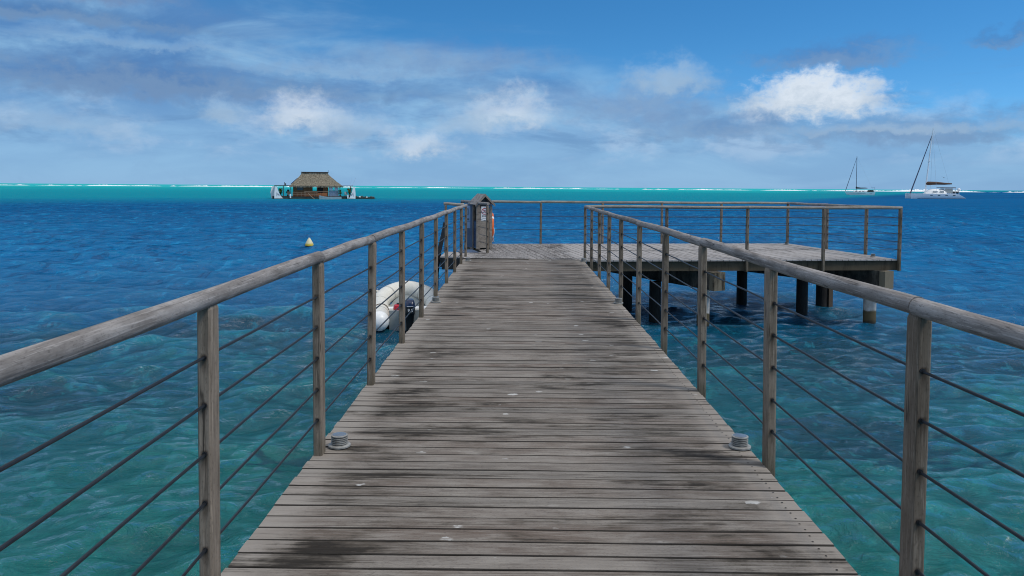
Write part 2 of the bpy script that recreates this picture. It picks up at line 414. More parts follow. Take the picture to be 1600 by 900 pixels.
def mat_water():
    m, t, out = newmat('lagoon_water')
    geo = t.n('ShaderNodeNewGeometry')
    pos = geo.outputs['Position']
    px, py, pz = t.sep(pos)
    nx, ny, nz = t.sep(geo.outputs['Normal'])
    r = t.m('SQRT', t.add(t.mul(px, px), t.mul(py, py)))
    azr = t.m('ARCTAN2', px, py)
    # what lies below, seen through the moving surface: position bent by the surface slope
    bent = t.comb(t.add(px, t.mul(nx, 1.3)), t.add(py, t.mul(ny, 2.2)), 0.0)
    bx, by, bz = t.sep(bent)
    nA = t.noise(t.vmul(bent, (0.10, 0.14, 1)), 1.0, 4, 0.55)
    nB = t.noise(t.vadd(t.vmul(bent, (0.30, 0.42, 1)), (5, 2, 0)), 1.0, 5, 0.6)
    nL = t.noise(t.vadd(t.vmul(pos, (0.008, 0.03, 1)), (2, 9, 0)), 1.0, 5, 0.6)
    # depth: shallow sand near the jetty, the blue channel, the pale sand flat inside the reef
    q = t.m('LOGARITHM', t.m('MAXIMUM', t.add(r, t.mul(t.sub(nA, 0.5), t.mul(r, 0.55))), 1.0), 10.0)
    cc = t.ramp(t.div(q, 2.5), [
        (0.31, (0.006, 0.128, 0.110)), (0.39, (0.004, 0.098, 0.108)), (0.45, (0.0015, 0.072, 0.120)),
        (0.53, (0.0004, 0.086, 0.200)), (0.64, (0.0001, 0.128, 0.310)), (0.78, (0.0001, 0.098, 0.255)), (1.0, (0.0001, 0.098, 0.255))])
    # paler sand and dark weed in the shallows, platform reflection painted below
    near = t.ss(r, 26.0, 9.0)
    cc = t.mix(t.mul(t.mul(t.ss(nB, 0.5, 0.72), near), 0.55), cc, (0.020, 0.195, 0.160))
    weed = t.ss(t.add(nB, t.mul(t.sub(nA, 0.5), 0.6)), 0.46, 0.34)
    cc = t.mix(t.mul(weed, t.mul(near, 0.6)), cc, (0.003, 0.045, 0.070))
    for wx0, wy0, sx, sy in ((4.1, 9.3, 1.5, 0.75), (-7.2, 10.2, 2.6, 1.0), (-2.6, 8.4, 0.4, 0.18), (6.8, 13.6, 4.2, 2.2), (5.0, 18.5, 5.0, 2.6), (-7.0, 15.0, 5.0, 1.6)):  # dark patches; the two by the platform paint its dark reflection
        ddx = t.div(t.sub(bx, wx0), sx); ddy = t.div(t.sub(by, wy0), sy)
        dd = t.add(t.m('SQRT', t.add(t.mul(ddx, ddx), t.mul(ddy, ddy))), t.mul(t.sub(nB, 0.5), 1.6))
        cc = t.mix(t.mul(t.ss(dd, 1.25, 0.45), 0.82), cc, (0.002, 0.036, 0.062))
    # broad bands in the channel
    cc = t.mix(t.mul(t.ss(nL, 0.42, 0.66), t.mul(t.ss(r, 25, 60), 0.5)), cc, (0.001, 0.055, 0.155))
    # the turquoise flat
    k = t.m('POWER', t.m('MAXIMUM', t.div(t.add(azr, 0.05), 0.46), 0.0), 8.0)
    r0 = t.mul(t.add(k, 1.0), 163.0)
    ratio = t.div(t.add(r, t.mul(t.sub(nL, 0.5), t.mul(r, 0.30))), r0)
    flat_ = t.ss(ratio, 0.72, 1.22)
    fcol = t.mix(t.ss(ratio, 1.0, 5.0), (0.002, 0.225, 0.290), (0.006, 0.36, 0.37))
    fcol = t.mix(t.ss(ratio, 4.2, 6.5), fcol, (0.03, 0.46, 0.46))
    nF = t.noise(t.vadd(t.vmul(pos, (0.004, 0.02, 1)), (1, 3, 0)), 1.0, 4, 0.6)
    fcol = t.mix(t.mul(t.ss(nF, 0.45, 0.7), 0.5), fcol, (0.002, 0.19, 0.27))
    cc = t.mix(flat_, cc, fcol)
    # light through thin crests, dark in troughs, painted into the colour by height
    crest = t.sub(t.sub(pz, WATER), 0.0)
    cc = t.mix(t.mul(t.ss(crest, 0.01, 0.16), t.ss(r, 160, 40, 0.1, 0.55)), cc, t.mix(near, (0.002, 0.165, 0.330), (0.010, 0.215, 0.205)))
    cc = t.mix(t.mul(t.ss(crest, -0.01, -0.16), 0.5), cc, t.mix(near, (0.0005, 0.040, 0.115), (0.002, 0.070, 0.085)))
    # chop too fine for the mesh: bright crests and dark troughs painted into the colour
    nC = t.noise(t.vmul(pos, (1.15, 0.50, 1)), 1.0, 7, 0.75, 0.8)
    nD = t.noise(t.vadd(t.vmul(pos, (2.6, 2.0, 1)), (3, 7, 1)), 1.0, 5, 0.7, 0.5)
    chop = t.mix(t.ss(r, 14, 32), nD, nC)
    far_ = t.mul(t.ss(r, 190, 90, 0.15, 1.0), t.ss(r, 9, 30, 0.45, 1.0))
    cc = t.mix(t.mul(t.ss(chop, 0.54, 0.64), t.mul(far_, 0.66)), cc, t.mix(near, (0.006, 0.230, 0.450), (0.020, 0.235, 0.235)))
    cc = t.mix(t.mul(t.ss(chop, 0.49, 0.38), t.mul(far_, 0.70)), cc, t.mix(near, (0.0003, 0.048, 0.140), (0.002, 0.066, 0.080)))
    # wind streaks far out
    nS = t.noise(t.vmul(pos, (0.035, 0.16, 1)), 1.0, 6, 0.7, 0.3)
    cc = t.mix(t.mul(t.ss(nS, 0.5, 0.72), t.mul(t.ss(r, 25, 70), t.ss(r, 170, 110, 0.15, 0.6))), cc, (0.003, 0.150, 0.320))
    # small chop
    b1 = t.noise(t.vmul(pos, (3.4, 5.2, 3.0)), 1.0, 6, 0.66, 0.6)
    b2 = t.noise(t.vmul(pos, (0.45, 0.9, 0.6)), 1.0, 4, 0.6, 0.3)
    b3 = t.noise(t.vmul(pos, (0.06, 0.22, 0.2)), 1.0, 4, 0.6, 0.2)
    hgt = t.add(t.mul(t.mul(b1, 0.18), t.ss(r, 110, 6)), t.add(t.mul(t.mul(b2, 1.2), t.ss(r, 12, 45)), t.mul(t.mul(b3, 3.0), t.ss(r, 60, 220))))
    bn = t.n('ShaderNodeBump')
    bn.inputs['Strength'].default_value = 1.0
    bn.inputs['Distance'].default_value = 0.55
    t.put(bn.inputs['Height'], hgt)
    df = t.n('ShaderNodeBsdfDiffuse')
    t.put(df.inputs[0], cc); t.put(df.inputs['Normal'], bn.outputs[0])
    gl = t.n('ShaderNodeBsdfGlossy')
    gl.inputs[0].default_value = (1, 1, 1, 1)
    t.put(gl.inputs['Roughness'], t.ss(r, 10, 120, 0.03, 0.15))
    t.put(gl.inputs['Normal'], bn.outputs[0])
    fr = t.n('ShaderNodeFresnel')
    fr.inputs[0].default_value = 1.33
    t.put(fr.inputs['Normal'], bn.outputs[0])
    mx = t.n('ShaderNodeMixShader')
    t.put(mx.inputs[0], t.m('MINIMUM', t.mul(fr.outputs[0], t.ss(r, 14, 60, 1.0, 0.5)), t.m('ADD', t.ss(r, 10, 34, 0.50, 0.02), t.ss(r, 30, 110, 0.10, 0.02))))
    t.t.links.new(df.outputs[0], mx.inputs[1]); t.t.links.new(gl.outputs[0], mx.inputs[2])
    t.t.links.new(mx.outputs[0], out.inputs[0])
    return m
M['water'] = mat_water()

# ------------------------------------------------------------------ mesh building
def tag(o, label=None, cat=None, group=None, kind=None):
    if label: o['label'] = label
    if cat: o['category'] = cat
    if group: o['group'] = group
    if kind: o['kind'] = kind
    return o

def thing(name, label, cat, loc=(0, 0, 0), rz=0.0, group=None):
    o = bpy.data.objects.new(name, None)
    o.empty_display_size = 0.2
    col.objects.link(o)
    o.location = loc
    o.rotation_euler = (0, 0, rz)
    return tag(o, label, cat, group)

def place(o, parent=None, loc=(0, 0, 0)):
    col.objects.link(o)
    if parent is not None:
        o.parent = parent
    o.location = loc
    return o

class MB:
    def __init__(self, off=(0, 0, 0)):
        self.v = []; self.f = []; self.off = Vector(off); self.top = set()
    def addv(self, pts):
        i = len(self.v)
        self.v += [tuple(Vector(q) - self.off) for q in pts]
        return i
    def box(self, c, s, rz=0.0, ry=0.0, rx=0.0):
        m = Matrix.Rotation(rz, 3, 'Z') @ Matrix.Rotation(ry, 3, 'Y') @ Matrix.Rotation(rx, 3, 'X')
        pts = [Vector(c) + m @ Vector((x*s[0]/2, y*s[1]/2, z*s[2]/2)) for x in (-1, 1) for y in (-1, 1) for z in (-1, 1)]
        i = self.addv(pts)
        for q in ((0, 1, 3, 2), (4, 6, 7, 5), (0, 4, 5, 1), (2, 3, 7, 6), (0, 2, 6, 4), (1, 5, 7, 3)):
            self.f.append(tuple(i+k for k in q))
        return self
    def loft(self, rings, caps=True, closed=True):
        n = len(rings[0])
        idx = [self.addv(r) for r in rings]
        for a, b in zip(idx, idx[1:]):
            for k in range(n if closed else n-1):
                k2 = (k+1) % n
                self.f.append((a+k, a+k2, b+k2, b+k))
        if caps:
            self.f.append(tuple(idx[0]+k for k in reversed(range(n))))
            self.f.append(tuple(idx[-1]+k for k in range(n)))
        return self
    def tube(self, pts, r, sides=10, caps=True, closed=False):
        pts = [Vector(q) for q in pts]
        rr = r if isinstance(r, (list, tuple)) else [r]*len(pts)
        rings = []
        n = len(pts)
        up = None
        for i, q in enumerate(pts):
            if closed:
                d = pts[(i+1) % n] - pts[i-1]
            else:
                d = pts[min(i+1, n-1)] - pts[max(i-1, 0)]
            d.normalize()
            if up is None:
                up = Vector((0, 0, 1)) if abs(d.z) < 0.9 else Vector((1, 0, 0))
            s = d.cross(up).normalized()
            u2 = s.cross(d).normalized()
            up = u2
            rings.append([q + (s*math.cos(a) + u2*math.sin(a))*rr[i] for a in (2*math.pi*k/sides for k in range(sides))])
        if closed:
            rings.append(rings[0])
        return self.loft(rings, caps and not closed)
    def lathe(self, prof, c=(0, 0, 0), sides=24):
        c = Vector(c)
        rings = [[c + Vector((r*math.cos(2*math.pi*k/sides), r*math.sin(2*math.pi*k/sides), z)) for k in range(sides)] for r, z in prof]
        return self.loft(rings)
    def prism(self, poly, ext):
        """poly: 3D points, ext: extrusion vector"""
        e = Vector(ext)
        return self.loft([[Vector(q) for q in poly], [Vector(q)+e for q in poly]])
    def mesh(self, name, mat, smooth=False, edge=None):
        me = bpy.data.meshes.new(name)
        me.from_pydata(self.v, [], self.f)
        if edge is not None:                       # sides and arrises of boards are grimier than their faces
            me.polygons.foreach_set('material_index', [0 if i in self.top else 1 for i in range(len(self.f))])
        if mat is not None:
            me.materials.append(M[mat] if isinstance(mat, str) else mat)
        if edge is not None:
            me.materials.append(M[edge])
        if smooth:
            me.polygons.foreach_set('use_smooth', [True]*len(me.polygons))
            try:
                me.set_sharp_from_angle(angle=R(38))
            except Exception:
                pass
        import bmesh
        bm = bmesh.new(); bm.from_mesh(me)
        bmesh.ops.recalc_face_normals(bm, faces=bm.faces)
        bm.to_mesh(me); bm.free()
        return me
    def build(self, name, mat, parent=None, smooth=False, loc=(0, 0, 0), edge=None):
        return place(bpy.data.objects.new(name, self.mesh(name, mat, smooth, edge)), parent, loc)

def copy_tree(o, parent=None):
    kids = list(o.children)
    cpy = o.copy()
    col.objects.link(cpy)
    if parent is not None:
        cpy.parent = parent
    for k in kids:
        copy_tree(k, cpy)
    return cpy

def chamfer_rect(w_, h_, ch):
    a, b = w_/2, h_/2
    return [(-a+ch, -b), (a-ch, -b), (a, -b+ch), (a, b-ch), (a-ch, b), (-a+ch, b), (-a, b-ch), (-a, -b+ch)]

# ------------------------------------------------------------------ the lagoon: one sheet to the horizon
def build_water():
    fine = np.radians(np.arange(-43, 43.001, 0.135))
    left = np.radians(np.linspace(-115, -43.9, 70)); right = np.radians(np.linspace(43.9, 115, 70))
    th = np.concatenate([left, fine, right])
    r1 = 2.2*np.exp(np.arange(0, math.log(330/2.2), 0.0046))
    r2 = 330*np.exp(np.arange(0.03, math.log(9500/330), 0.035))
    rr = np.concatenate([r1, r2])
    T, RR = np.meshgrid(th, rr)
    X = (RR*np.sin(T)).ravel(); Y = (RR*np.cos(T)).ravel()
    Rf = RR.ravel()
    sp = np.maximum(Rf*0.0046, Rf*math.radians(0.135)*1.2)
    Z = np.zeros_like(X); DX = np.zeros_like(X); DY = np.zeros_like(X)
    rs = np.random.RandomState(5)
    N = 84
    lam = np.exp(np.linspace(math.log(0.20), math.log(4.2), N))
    patch = 1.0 + 0.35*np.sin(X*0.31+0.7*np.sin(Y*0.17)) * np.sin(Y*0.23+1.1+0.6*np.sin(X*0.21))
    act = np.where(Rf < 420)[0]
    xa, ya, spa = X[act], Y[act], sp[act]
    za = np.zeros_like(xa); dxa = np.zeros_like(xa); dya = np.zeros_like(xa)
    for i in range(N):
        L = lam[i]
        ang = rs.normal(math.radians(-78), math.radians(34))
        kx, ky = math.cos(ang), math.sin(ang)
        s = 0.040*(0.8 + 0.5*rs.rand())*(1.0 if L < 1.9 else (1.9/L)**0.9)
        a = s*L/(2*math.pi)
        wgt = np.clip((L/spa - 2.5)/3.0, 0, 1)
        ph = (kx*xa + ky*ya)*(2*math.pi/L) + rs.rand()*6.283
        ca, sa = np.cos(ph), np.sin(ph)
        za += a*wgt*ca
        dxa -= a*wgt*kx*sa; dya -= a*wgt*ky*sa
    za *= patch[act]
    Z[act] = za; DX[act] = dxa*0.9; DY[act] = dya*0.9
    co = np.stack([X+DX, Y+DY, Z+WATER], 1).astype(np.float32)
    nr, nt = len(rr), len(th)
    ii = (np.arange(nr-1)[:, None]*nt + np.arange(nt-1)[None, :]).ravel()
    quads = np.stack([ii, ii+nt, ii+nt+1, ii+1], 1).astype(np.int32)
    me = bpy.data.meshes.new('water')
    me.vertices.add(len(co)); me.vertices.foreach_set('co', co.ravel())
    me.loops.add(quads.size); me.loops.foreach_set('vertex_index', quads.ravel())
    me.polygons.add(len(quads))
    me.polygons.foreach_set('loop_start', np.arange(0, quads.size, 4, dtype=np.int32))
    me.polygons.foreach_set('loop_total', np.full(len(quads), 4, dtype=np.int32))
    me.polygons.foreach_set('use_smooth', np.ones(len(quads), dtype=bool))
    me.update(calc_edges=True)
    me.validate()
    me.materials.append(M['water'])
    # face up
    if me.polygons[0].normal.z < 0:
        me.flip_normals()
    tag(place(bpy.data.objects.new('water', me)), kind='structure')
build_water()

def build_surf():
    """breakers on the outer reef: a low broken ridge of foam far out"""
    rs = np.random.RandomState(3)
    n = 1500
    azs = np.linspace(R(-40), R(40), n)
    h = np.zeros(n)
    for i in range(170):
        c0 = rs.rand()*n; wd = 3 + 22*rs.rand()**2; a = 0.4 + 1.5*rs.rand()**2
        h = np.maximum(h, a*np.exp(-((np.arange(n)-c0)/wd)**2))
    for c0, wd, a in ((n*0.945*0.98, 26, 3.0), (n*0.80, 40, 2.0), (n*0.845, 36, 3.6), (n*0.868, 22, 2.6)):
        h = np.maximum(h, a*np.exp(-((np.arange(n)-c0)/wd)**2))
    h = h*(0.7 + 0.45*rs.rand(n)) - 0.25
    mb = MB()
    rings = []
    for i in range(n):
        d = Vector((math.sin(azs[i]), math.cos(azs[i]), 0))
        rb = 1240 + 22*math.sin(azs[i]*9+1)
        rings.append([d*(rb-9)+Vector((0, 0, WATER-0.6)), d*(rb-2)+Vector((0, 0, WATER+h[i]*0.8)),
                      d*rb+Vector((0, 0, WATER+h[i])), d*(rb+8)+Vector((0, 0, WATER-0.6))])
    mb.loft(rings)
    o = mb.build('reef_surf', 'foam')
    tag(o, 'broken white line of surf on the reef along the horizon', 'surf', kind='stuff')
build_surf()

# ------------------------------------------------------------------ boards
def board(mb, a, b, width, z0, z1, warp=0.0, segs=5):
    """one plank from a to b (centre line, xy), chamfered top"""
    a, b = Vector((*a, 0)), Vector((*b, 0))
    d = (b-a).normalized(); s = Vector((-d.y, d.x, 0))
    hw = width/2; ch = 0.0035
    cup = rnd.uniform(-0.0015, 0.0015)
    rings = []
    for i in range(segs+1):
        q = a.lerp(b, i/segs)
        dz = warp*math.sin(i*1.9 + a.y*7) + cup*0
        sec = [(-hw, z0), (hw, z0), (hw, z1-ch), (hw-ch, z1), (-hw+ch, z1), (-hw, z1-ch)]
        rings.append([q + s*u + Vector((0, 0, zz + (dz if zz > z0 else 0))) for u, zz in sec])
    f0 = len(mb.f)
    mb.loft(rings)
    for i in range(segs):
        mb.top.add(f0 + i*6 + 3)
    mb.top.add(f0 + segs*6); mb.top.add(f0 + segs*6 + 1)

XL, XR = -1.165, 1.375                          # walkway edges
walk = thing('walkway', 'long grey weathered boardwalk of cross planks leading out over the lagoon', 'boardwalk', (0.1, 0.3, WATER))
WO = (0.1, 0.3, WATER)
mb = MB(WO)
y = 0.35
while y < 16.16:
    wd = 0.1130 + rnd.uniform(-0.0025, 0.0025)
    jl, jr = rnd.uniform(-0.004, 0.004), rnd.uniform(-0.004, 0.004)
    dz = rnd.uniform(-0.0022, 0.0022)
    sk = rnd.uniform(-0.002, 0.002)
    board(mb, (XL+jl, y-sk), (XR+jr, y+sk), wd, -0.032, dz, 0.0012)
    for sx in (XR-0.075,):
        for sy in (-0.032, 0.030):
            qx, qy = sx + rnd.uniform(-0.006, 0.006), y + sy + rnd.uniform(-0.004, 0.004)
            i0 = mb.addv([(qx+0.0052*math.cos(q*math.pi/4), qy+0.0052*math.sin(q*math.pi/4), dz+0.0022) for q in range(8)])
            mb.f.append(tuple(range(i0, i0+8)))
    y += 0.1197 + rnd.uniform(-0.0015, 0.0015)
board(mb, (XL, 16.245), (XR, 16.245), 0.07, -0.034, 0.001, 0.0)
mb.build('deck_boards', 'deck', walk, edge='grime')
for sx in (XL+0.11, 0.1, XR-0.07):
    MB(WO).box((sx, 8.2, -0.135), (0.075, 15.8, 0.20)).build('stringer', 'beam', walk)
for py_ in (2.0, 5.6, 9.2, 12.8):
    MB(WO).box((0.1, py_, -0.37), (2.3, 0.24, 0.265)).build('pile_cap', 'capbeam', walk)
    for sx in (-0.75, 0.95):
        MB(WO).lathe([(0.13, WATER-1.5), (0.13, -0.50)], (sx, py_, 0), 20).build('pile', 'concrete', walk, True)

# ------------------------------------------------------------------ platform at the end
plat = thing('platform', 'wide grey timber platform on dark piles at the far end of the boardwalk', 'platform', (3.5, 18.8, WATER))
PO = (3.5, 18.8, WATER)
poly = [Vector((-0.30, 16.21)), Vector((1.40, 16.21)), Vector((8.40, 17.0)), Vector((7.55, 21.7)), Vector((-1.50, 20.6))]
d = Vector((-0.165, 0.986)).normalized(); s = Vector((d.y, -d.x))
def clip_line(p0, dirv):
    lo, hi = -1e9, 1e9
    n = len(poly)
    for i in range(n):
        a, b = poly[i], poly[(i+1) % n]
        e = b-a
        nrm = Vector((-e.y, e.x))                # inside on the left of each edge
        den = nrm.dot(dirv); num = nrm.dot(a-p0)
        if abs(den) < 1e-9:
            if num > 0: return None
            continue
        tt = num/den
        if den > 0: lo = max(lo, tt)
        else: hi = min(hi, tt)
    return (lo, hi) if hi-lo > 0.08 else None
mb = MB(PO)
u = -6.0
while u < 14:
    p0 = Vector((0, 17)) + s*u
    iv = clip_line(p0, d)
    if iv:
        dz = rnd.uniform(-0.002, 0.002)
        q0, q1 = p0 + d*iv[0], p0 + d*iv[1]
        board(mb, (q0.x, q0.y), (q1.x, q1.y), 0.137, -0.035, -0.006+dz, 0.001)
    u += 0.142
mb.build('deck_boards', 'deck_far', plat, edge='grime')
mb = MB(PO)                                       # pale wide boards where the walkway ends
y = 16.33
for k in range(5):
    board(mb, (-1.16, y), (0.22 + rnd.uniform(-0.01, 0.01), y), 0.262, 0.002, 0.022, 0.001)
    y += 0.27
mb.build('threshold_boards', 'deck_far', plat, edge='grime')
mb = MB(PO)
y = 17.0
while y < 18.2:
    board(mb, (-1.72, y), (-0.5, y), 0.115, -0.045, -0.012, 0.0)
    y += 0.12
mb.build('landing_boards', 'deck_far', plat)

def beam_between(a, b, z0, z1, th, mat, name, off=PO, parent=plat, side=0.0):
    a, b = Vector((*a, 0)), Vector((*b, 0))
    dd = (b-a).normalized(); ss_ = Vector((-dd.y, dd.x, 0))
    rings = []
    for q in (a, b):
        q = q + ss_*side
        rings.append([q + ss_*u_ + Vector((0, 0, z_)) for u_, z_ in ((-th/2, z0), (th/2, z0), (th/2, z1), (-th/2, z1))])
    m_ = MB(off)
    nseg = max(2, int((b-a).length/0.5))
    rings2 = [[rings[0][k].lerp(rings[1][k], i/nseg) for k in range(4)] for i in range(nseg+1)]
    m_.loft(rings2)
    return m_.build(name, mat, parent)
beam_between((1.46, 16.32), (8.42, 17.07), -0.25, -0.037, 0.05, 'beam', 'rim_beam')
beam_between((8.36, 17.12), (7.53, 21.6), -0.25, -0.037, 0.05, 'beam', 'rim_beam')
beam_between((7.45, 21.63), (-1.42, 20.55), -0.25, -0.037, 0.05, 'beam', 'rim_beam')
beam_between((-1.42, 20.48), (-0.42, 16.9), -0.25, -0.037, 0.05, 'beam', 'rim_beam')
beam_between((-1.70, 16.95), (-1.70, 18.2), -0.25, -0.047, 0.05, 'black', 'rim_beam')
beam_between((-1.68, 16.92), (-0.45, 16.92), -0.30, -0.047, 0.05, 'black', 'rim_beam')
for k in range(1, 6):
    t_ = k/6
    a = Vector((1.46, 16.38)).lerp(Vector((8.36, 17.15)), t_); b = Vector((-0.9, 20.5)).lerp(Vector((7.4, 21.5)), t_)
    beam_between((a.x, a.y), (b.x, b.y), -0.235, -0.040, 0.06, 'beam', 'joist')
beam_between((4.22, 16.45), (2.15, 20.4), -0.64, -0.252, 0.30, 'capbeam', 'cross_beam')
beam_between((8.06, 16.95), (5.55, 21.1), -0.64, -0.252, 0.30, 'capbeam', 'cross_beam')
beam_between((-1.25, 17.35), (-0.9, 20.2), -0.64, -0.30, 0.26, 'capbeam', 'cross_beam')
for px_, py_ in ((3.2, 17.85), (2.72, 19.1), (6.93, 18.7), (5.93, 20.3), (-1.2, 17.6), (-0.95, 19.9)):
    MB(PO).lathe([(0.135, WATER-1.5), (0.135, -0.6395)], (px_, py_, 0), 24).build('pile', 'pile_shaded', plat, True)
for px_, py_ in ((4.05, 16.72), (7.9, 17.22)):
    MB(PO).lathe([(0.135, WATER-1.5), (0.135, -0.6395)], (px_, py_, 0), 24).build('pile', 'concrete', plat, True)
beam_between((4.29, 16.31), (4.225, 16.44), -0.645, -0.253, 0.31, 'end_block', 'beam_end')
beam_between((8.135, 16.83), (8.065, 16.945), -0.645, -0.253, 0.31, 'end_block', 'beam_end')
o = MB(PO).lathe([(0.15, WATER-1.5), (0.15, -0.26)], (7.82, 19.72, 0), 20).build('pile', 'pile_shaded', plat, True)
MB(PO).box((7.97, 19.66, -1.21), (0.12, 0.16, 0.55), 0.3).build('pile_sleeve', 'rope', plat)

# ------------------------------------------------------------------ railings
def post_mesh(zb, zt, w_=0.050, d_=0.086):
    m_ = MB()
    sec = chamfer_rect(w_, d_, 0.007)
    zs = [zb, zb+0.25, zb+0.6, zt-0.02, zt]
    rings = [[Vector((a, b, z)) for a, b in sec] for z in zs[:-1]]
    rings.append([Vector((a*0.8, b*0.85, zs[-1])) for a, b in sec])
    m_.loft(rings)
    return m_.mesh('post', 'post')
POST = post_mesh(-0.26, 1.104)
CABLE_Z = (0.912, 0.738, 0.560, 0.380, 0.206)
RAIL_Z = 1.128

def put_posts(parent, pts, rz=0.0, lean=None):
    for (x, y) in pts:
        o = bpy.data.objects.new('post', POST)
        place(o, parent, (x-parent.location.x, y-parent.location.y, -parent.location.z))
        o.rotation_euler = (rnd.uniform(-0.008, 0.008), rnd.uniform(-0.009, 0.009), rz + rnd.uniform(-0.02, 0.02))

def put_cables(parent, pts, knots, rad=0.0058, zs=CABLE_Z):
    """pts: run of xy points the cables pass through; knots: xy of posts, where a dark grommet sits"""
    for z in zs:
        m_ = MB(parent.location)
        path = []
        for (a, b) in zip(pts, pts[1:]):
            L = math.hypot(b[0]-a[0], b[1]-a[1]); n = max(1, int(L/0.5))
            for i in range(n):
                path.append((a[0]+(b[0]-a[0])*i/n, a[1]+(b[1]-a[1])*i/n, z + rnd.uniform(-0.003, 0.003)))
        path.append((*pts[-1], z))
        m_.tube(path, rad, 8)
        for (x, y) in knots:
            if abs(pts[-1][1]-pts[0][1]) > abs(pts[-1][0]-pts[0][0]):
                m_.tube([(x, y-0.0475, z), (x, y+0.0475, z)], 0.0095, 8)
            else:
                m_.tube([(x-0.034, y, z), (x+0.034, y, z)], 0.009, 8)
        m_.build('cable', 'cable', parent, True)

def put_rail(parent, pts, mat, rad=0.0335, joints=None):
    """round timber rail in lengths butted over the posts"""
    for i, (a, b) in enumerate(zip(pts, pts[1:])):
        a, b = Vector(a), Vector(b)
        dd = (b-a).normalized()
        a2, b2 = a + dd*0.0015, b - dd*0.0015
        n = 8
        path = []; rr = []
        r_ = rad*rnd.uniform(0.975, 1.03)
        for k in range(n+1):
            q = a2.lerp(b2, k/n)
            wv = 0.0045*math.sin(k*0.8+i*2.1)
            path.append(q + Vector((0.002*math.sin(k*1.1+i), 0, wv)))
            rr.append(r_*(1 + 0.018*math.sin(k*1.7+i*3)))
        MB(parent.location).tube(path, rr, 22).build('handrail', mat, parent, True)

# left of the walkway
LX = -1.133
LY = [1.22, 2.79, 4.355, 5.90, 7.48, 8.98, 10.53, 12.15, 13.7, 15.22, 16.55]
rl = thing('railing', 'grey round-topped cable railing along the left edge of the boardwalk', 'railing', (LX, 1.2, 0), 0, 'cable railings of the jetty')
put_posts(rl, [(LX, y) for y in LY])
put_rail(rl, [(LX, 0.2, RAIL_Z)] + [(LX, LY[i], RAIL_Z) for i in (0, 2, 3, 5, 7, 9)] + [(LX, LY[10]+0.05, RAIL_Z)], 'rail')
put_cables(rl, [(LX, 0.2)] + [(LX, y) for y in LY], [(LX, y) for y in LY])
# right of the walkway
RX = 1.402
RY = [1.15, 2.69, 4.23, 5.80, 7.31, 8.90, 10.42, 11.86, 13.2, 14.66, 16.08]
rr_ = thing('railing', 'grey round-topped cable railing along the right edge of the boardwalk', 'railing', (RX, 1.2, 0), 0, 'cable railings of the jetty')
put_posts(rr_, [(RX + (0.06 if y < 2 else 0), y) for y in RY])
put_rail(rr_, [(RX+0.10, 0.2, RAIL_Z), (RX, RY[1], RAIL_Z)] + [(RX, RY[i], RAIL_Z) for i in (3, 5, 7, 9)] + [(RX, RY[10]+0.03, RAIL_Z)], 'rail')
put_cables(rr_, [(RX+0.10, 0.2)] + [(RX, y) for y in RY[1:]], [(RX, y) for y in RY[1:]])
# round the platform
rp = thing('railing', 'long cable railing running round the far platform in front of open water', 'railing', (3.5, 18.8, 0), 0, 'cable railings of the jetty')
FR = [(3.18, 16.43), (4.95, 16.63), (6.67, 16.81), (8.42, 17.0)]
RT = [(8.22, 18.2), (7.93, 19.78), (7.58, 21.66)]
FA = [(5.66, 21.46), (3.97, 21.25), (2.31, 21.05), (0.61, 20.84), (-1.05, 20.64)]
LF = [(-1.52, 20.58), (-1.12, 19.25), (-0.715, 17.83)]
put_posts(rp, FR, 0.1); put_posts(rp, RT, 0.18); put_posts(rp, FA, 0.12); put_posts(rp, LF, 0.28)
Z = RAIL_Z
put_rail(rp, [(1.43, 16.15, Z), (4.95, 16.60, Z), (8.46, 17.0, Z)], 'rail_x', 0.033)
put_rail(rp, [(8.42, 17.02, Z), (7.93, 19.78, Z), (7.56, 21.68, Z)], 'rail', 0.033)
put_rail(rp, [(7.6, 21.66, Z), (3.97, 21.25, Z), (0.61, 20.84, Z), (-1.55, 20.58, Z)], 'rail_x', 0.033)
put_rail(rp, [(-1.52, 20.58, Z+0.01), (-0.70, 17.79, Z+0.01)], 'rail', 0.034)
put_cables(rp, [(1.43, 16.15)] + FR, FR, 0.005)
put_cables(rp, [(8.42, 17.0)] + RT, RT, 0.005)
put_cables(rp, [(7.58, 21.66)] + FA + [(-1.52, 20.58)], FA, 0.005)
put_cables(rp, LF, LF[1:], 0.005)
# short rail of the boarding gap
rs_ = thing('stair_rail', 'short round rail beside the black ladder left of the kiosk', 'handrail', (-1.72, 18.1, 0))
put_posts(rs_, [(-1.72, 18.12)])
put_rail(rs_, [(-1.76, 18.12, 1.125), (-1.28, 18.02, 1.105)], 'rail_x', 0.033)

# ------------------------------------------------------------------ deck lights
def deck_light(label):
    o = thing('deck_light', label, 'deck light', (0, 0, 0), 0, 'small louvred deck lights along the jetty')
    MB().lathe([(0.058, 0.0), (0.065, 0.003), (0.065, 0.011), (0.060, 0.015), (0.040, 0.016)], sides=28).build('base', 'lamp_body', o, True)
    MB().lathe([(0.036, 0.0155), (0.036, 0.062)], sides=20).build('core', 'black', o, True)
    b = MB()
    for k in range(4):
        z = 0.0195 + k*0.0105
        b.lathe([(0.034, z), (0.046, z), (0.048, z+0.002), (0.048, z+0.006), (0.045, z+0.0072), (0.034, z+0.0072)], sides=28)
    b.build('louvre', 'lamp_body', o, True)
    MB().lathe([(0.034, 0.0625), (0.047, 0.0625), (0.049, 0.065), (0.049, 0.069), (0.040, 0.071)], sides=28).build('cap_ring', 'lamp_body', o, True)
    MB().lathe([(0.039, 0.0702), (0.039, 0.0722), (0.02, 0.0735)], sides=24).build('lens', 'lens', o, True)
    return o
